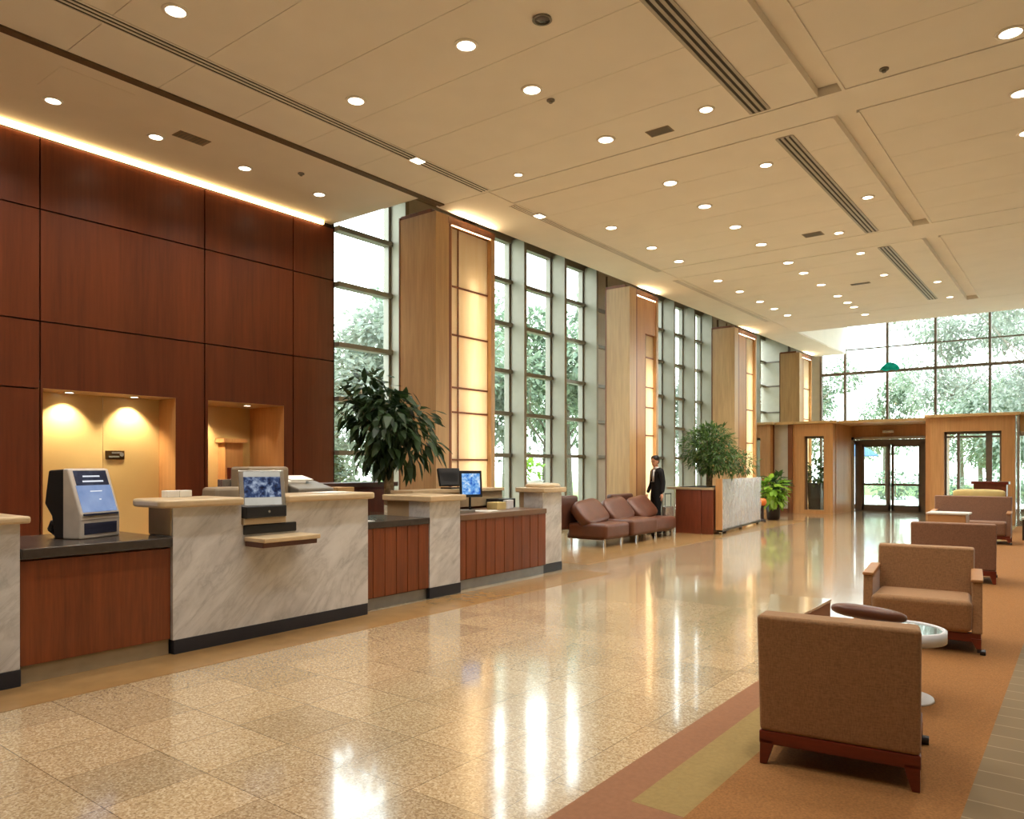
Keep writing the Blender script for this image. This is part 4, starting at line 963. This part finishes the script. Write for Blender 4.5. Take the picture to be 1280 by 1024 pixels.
def slot(x, y0, y1, label, w=.17, n=4):
    t = thing('ceiling_slot_vent', (x, (y0+y1)/2, ZC), label, 'vent')
    m = M(); m.box(x-w/2, x+w/2, y0, y1, ZC-.006, ZC-.0006); m.build('slot_body', 'ceil_dark', t)
    m = M()
    for i in range(n):
        u = x-w/2+w*i/(n-1); m.box(u-(.017 if x > -4 else .011), u+(.017 if x > -4 else .011), y0, y1, ZC-.012, ZC-.004)
    m.box(x-w/2, x+w/2, y0-.01, y0, ZC-.012, ZC-.0006).box(x-w/2, x+w/2, y1, y1+.01, ZC-.012, ZC-.0006); m.build('blades', 'bladegrey' if x > -4 else 'ceil', t)
    return t
slot(-7.0, -2, 8.45, 'long black slot vent in the ceiling above the reception counter')
slot(-7.06, 9.2, 14.2, 'slot vent along the window side of the second ceiling bay', .13)
slot(-7.12, 15.1, 21.0, 'slot vent along the window side of the third ceiling bay', .12)
slot(-2.95, -2, 8.45, 'wide grey slot vent at the top of the photo, right of centre', .20)
slot(-2.95, 9.3, 14.0, 'wide grey slot vent in the second ceiling bay, beside the light trough', .18)
slot(-2.98, 15.1, 20.6, 'wide grey slot vent in the farthest ceiling bay', .18)
for y, lab in ((7.03, 'small bright lamp set in the long slot vent above reception'), (9.79, 'small bright lamp set in the window side slot vent of the second bay')):
    t = thing('ceiling_slot_lamp', (-6.98, y, ZC-.01), lab, 'lamp'); m = M(); m.box(-7.05, -6.91, y-.09, y+.09, ZC-.03, ZC-.012); m.build('housing', 'white', t); m = M(); m.box(-7.04, -6.92, y-.08, y+.08, ZC-.036, ZC-.03); m.build('lens', 'lamp_small', t)
# speaker, detectors, grilles
t = thing('ceiling_speaker', (-3.9, 5.51, ZC), 'round grey ceiling speaker at the top of the photo', 'speaker')
m = M(); m.lathe([(.085, 0), (.09, -.012), (.07, -.014), (.07, -.004)], (-3.9, 5.51, ZC), 28); m.build('ring', 'greyplastic', t); m = M(); m.lathe([(0, -.012), (.035, -.01), (.07, -.003), (0, -.002)], (-3.9, 5.51, ZC), 24); m.build('cone', 'blacktop', t)
for x, y, lab in ((-4.69, 6.79, 'small round ceiling detector beside the second middle row downlight'), (-1.64, 8.32, 'small round ceiling detector in the right ceiling bay near the trough'), (-8.6, 6.4, 'tiny ceiling detector in the reception soffit')):
    z = ZC
    m = M(); m.lathe([(.045, 0), (.045, -.012), (.022, -.016), (.02, -.035), (0, -.036)], (x, y, z), 20); tag(m.build('smoke_detector', 'greyplastic', loc=(x, y, z)), lab, 'smoke detector')
def grille(x, y, z, a, b, label, n=8):
    t = thing('ceiling_grille', (x, y, z), label, 'vent')
    m = M(); m.box(x-a, x+a, y-b, y+b, z-.006, z); m.build('frame', 'taupe', t)
    m = M()
    for i in range(n): m.box(x-a*.9, x+a*.9, y-b*.9+1.8*b*i/n, y-b*.9+1.8*b*(i+.45)/n, z-.01, z-.005)
    m.build('slat', 'greyplastic', t)
grille(-4.09, 8.23, ZC, .15, .09, 'square ceiling grille beside the third middle row downlight')
grille(-8.74, 4.89, ZC, .10, .2, 'ceiling grille in the reception soffit beside the second downlight')
grille(-3.8, 13.55, ZC, .16, .12, 'ceiling grille at the end of the second ceiling bay')
grille(-4.0, 17.87, ZC, .2, .07, 'narrow ceiling grille in the farthest ceiling bay')
m = M(); m.box(-8.8, -8.2, 3.2, 3.95, ZC-.004, ZC-.0005); tag(m.build('ceiling_access_panel', 'soffit', bev=.002, loc=(-8.5, 3.6, ZC)), 'flush square access panel in the reception soffit', 'access panel')

# ------------------------------------------------------------------ outside
m = M(); m.box(-70, 70, YE+3, 110, -.2, -.05).box(-70, -13, -40, YE+3, -.2, -.05).box(5.3, 70, -40, YE+3, -.2, -.05); struct('ground_outside', m, 'pave')
m = M(); m.box(-60, -15.5, -10, 60, -.1, -.046).box(-14, 4, 42, 70, -.1, -.046); tag(m.build('lawn', 'lawn', loc=(-20, 20, 0)), 'pale green lawn outside the windows', 'lawn', kind='stuff')
def tree(name, seed, h, cr, mat, loc, label, group, n=2300, size=.28):
    t = thing(name, (0, 0, 0), label, 'tree', group)
    rr = random.Random(seed)
    m = M(); m.rod((0, 0, 0), (.1, .05, h*.5), .16, 8, .09)
    for k in range(9):
        a = rr.uniform(0, 6.28); z = h*rr.uniform(.25, .6); L = cr*rr.uniform(.6, 1.1)
        p1 = (L*.5*math.cos(a), L*.5*math.sin(a), z+L*.4); m.rod((.05, .03, z), p1, .05, 6, .03); m.rod(p1, (L*math.cos(a+.3), L*math.sin(a+.3), z+L*.95), .03, 6, .012)
    m.build('trunk', 'barkgrey', t, local=True)
    m = M()
    for k in range(11):
        a = rr.uniform(0, 6.28); q = cr*rr.uniform(.1, .75); zz = h*rr.uniform(.25, .95)
        s = cr*rr.uniform(.35, .6)*(1.1-.35*zz/h)
        foliage(m.bm, (q*math.cos(a), q*math.sin(a), zz), (s, s, s*.8), n//11, size, .1, 2.0, seed*50+k, .3)
    m.build('foliage', mat, t, local=True)
    t.location = (loc[0], loc[1], -.045)
    return t
A = tree('garden_tree', 1, 9.0, 2.7, 'treeleaf', (-16.5, 23.5, 0), 'leafy green tree outside the tall side windows', 'trees outside the side windows', 4200)
B = tree('garden_tree', 2, 6.4, 2.4, 'treeleaf2', (-16.2, 14.6, 0), 'pale leafy tree outside the tall side windows', 'pale trees outside the side windows', 3600)
rr = random.Random(77)
for k, (x, y) in enumerate(((-19, 12.5), (-17.2, 18.5), (-19, 22), (-17, 26), (-16, 30.5), (-20, 33), (-21, 17), (-22, 28), (-18.5, 37), (-24, 23), (-17.5, 9.5), (-25, 36))):
    dup(A if k % 2 else B, (x, y, -.045), rr.uniform(0, 6), scale=(1, 1, rr.uniform(.75, 1.05)))
C = tree('entrance_tree', 3, 9.5, 3.6, 'treeleaf2', (1.5, 47.5, 0), 'pale tree beyond the big end window', 'trees beyond the end window', 9000, .26)
D = tree('entrance_tree', 4, 7.5, 3.0, 'treeleaf', (-12.3, 42, 0), 'green tree beyond the big end window', 'green trees beyond the end window', 8000, .26)
for k, (x, y) in enumerate(((-3.5, 47), (.5, 44), (-6, 52), (3, 50), (-1.5, 41.5), (-17, 50), (6, 46), (-2.5, 58), (2, 60), (9, 52), (-6, 62), (7, 62), (-13, 66), (-20, 62))):
    dup(C if k % 3 else D, (x, y, -.045), rr.uniform(0, 6), scale=(1, 1, rr.uniform(.8, 1.35)))
# garden urn and parasol
t = thing('garden_urn', (-12.5, 16.9, 0), 'white pedestal urn outside the second window', 'urn')
m = M(); m.lathe([(.28, -.05), (.28, .08), (.16, .14), (.13, .75), (.2, .85), (.46, 1.05), (.5, 1.12), (.42, 1.12), (.1, 1.05), (0, 1.05)], (-12.5, 16.9, 0), 28); m.build('urn_body', 'white', t, smooth=True)
m = M(); foliage(m.bm, (-12.5, 16.9, 1.4), (.4, .4, .32), 150, .2, 0, 2, 51); m.build('foliage', 'leaf3', t)
t = thing('garden_parasol', (-8.3, 36, 0), 'blue parasol standing outside the entrance doors', 'parasol')
m = M(); m.lathe([(1.0, 1.95), (.6, 2.25), (0, 2.5), (0, 2.45), (.6, 2.2), (1.0, 1.93)], (-8.3, 36, 0), 16); m.build('canopy', 'blueshade', t); m = M(); m.rod((-8.3, 36, -.05), (-8.3, 36, 2.45), .025); m.build('pole', 'white', t)
for k, (x, y, s) in enumerate(((-7.2, 38, 1), (-4.8, 39, .8), (-2.8, 38, 1.1), (-1.6, 37, .9), (-6.1, 40, .9))):
    if k == 0:
        hb = thing('garden_bush', (x, y, 0), 'rounded green bush outside the entrance', 'bush', 'bushes outside the entrance')
        m = M(); foliage(m.bm, (0, 0, .6), (.9, .8, .7), 700, .2, 0, 2, 61); m.build('foliage', 'treeleaf', hb, local=True)
        m = M(); m.rod((0, 0, -.05), (0, 0, .6), .05); m.build('stem', 'barkgrey', hb, local=True)
    else: dup(hb, (x, y, 0), k, scale=(s, s, s))

for o in list(COL.objects):
    if o.parent is None and o.name.split('.')[0] in ('lounge_chair', 'settee', 'cream_bench', 'wood_console', 'side_table', 'side_cabinet', 'round_table', 'oval_stool', 'magazine'):
        o.location.z += .0083
# ------------------------------------------------------------------ sky and window portals
Wd = bpy.data.worlds.new('sky'); S.world = Wd; Wd.use_nodes = True
nt = Wd.node_tree; nt.nodes.clear()
wo = nt.nodes.new('ShaderNodeOutputWorld'); bg = nt.nodes.new('ShaderNodeBackground')
tc = nt.nodes.new('ShaderNodeTexCoord'); sx = nt.nodes.new('ShaderNodeSeparateXYZ'); rp = nt.nodes.new('ShaderNodeValToRGB')
nt.links.new(tc.outputs['Generated'], sx.inputs[0]); nt.links.new(sx.outputs['Z'], rp.inputs['Fac'])
rp.color_ramp.elements[0].position = .0; rp.color_ramp.elements[0].color = (.92, .97, .96, 1)
rp.color_ramp.elements[1].position = .7; rp.color_ramp.elements[1].color = (.80, .92, 1.0, 1)
nt.links.new(rp.outputs[0], bg.inputs['Color']); bg.inputs['Strength'].default_value = 9.0
nt.links.new(bg.outputs[0], wo.inputs[0])
def portal(name, loc, rot, sx, sy):
    l = bpy.data.lights.new(name, 'AREA'); l.shape = 'RECTANGLE'; l.size = sx; l.size_y = sy; l.cycles.is_portal = True
    o = bpy.data.objects.new(name, l); COL.objects.link(o); o.location = loc; o.rotation_euler = rot
for y0, y1 in ((8.1, 9.4), (11.3, 15.9), (18.6, 23.1), (25.9, 28.9)):
    portal('window_daylight', (-10.08, (y0+y1)/2, 3.25), (0, R(-90), 0), 6.4, y1-y0)
portal('window_daylight', (-1.5, YE+.2, 3.45), (R(-90), 0, 0), 12.8, 6.8)

# ------------------------------------------------------------------ camera
cam = bpy.data.cameras.new('camera'); co = bpy.data.objects.new('camera', cam); COL.objects.link(co)
co.location = (0, 0, 1.55); co.rotation_euler = (R(90), 0, math.atan(720/935))
cam.sensor_fit = 'HORIZONTAL'; cam.sensor_width = 36; cam.lens = 36*935/1280; cam.shift_y = (581-512)/1280
cam.clip_end = 300
S.camera = co
S.view_settings.view_transform = 'Standard'; S.view_settings.look = 'None'; S.view_settings.gamma = 1
S.view_settings.exposure = 0; S.view_settings.use_curve_mapping = False
try:
    c = S.cycles; c.use_denoising = True; c.max_bounces = 10; c.diffuse_bounces = 5; c.glossy_bounces = 4; c.transparent_max_bounces = 16
    c.sample_clamp_indirect = 6; c.caustics_reflective = False; c.caustics_refractive = False
except Exception: pass
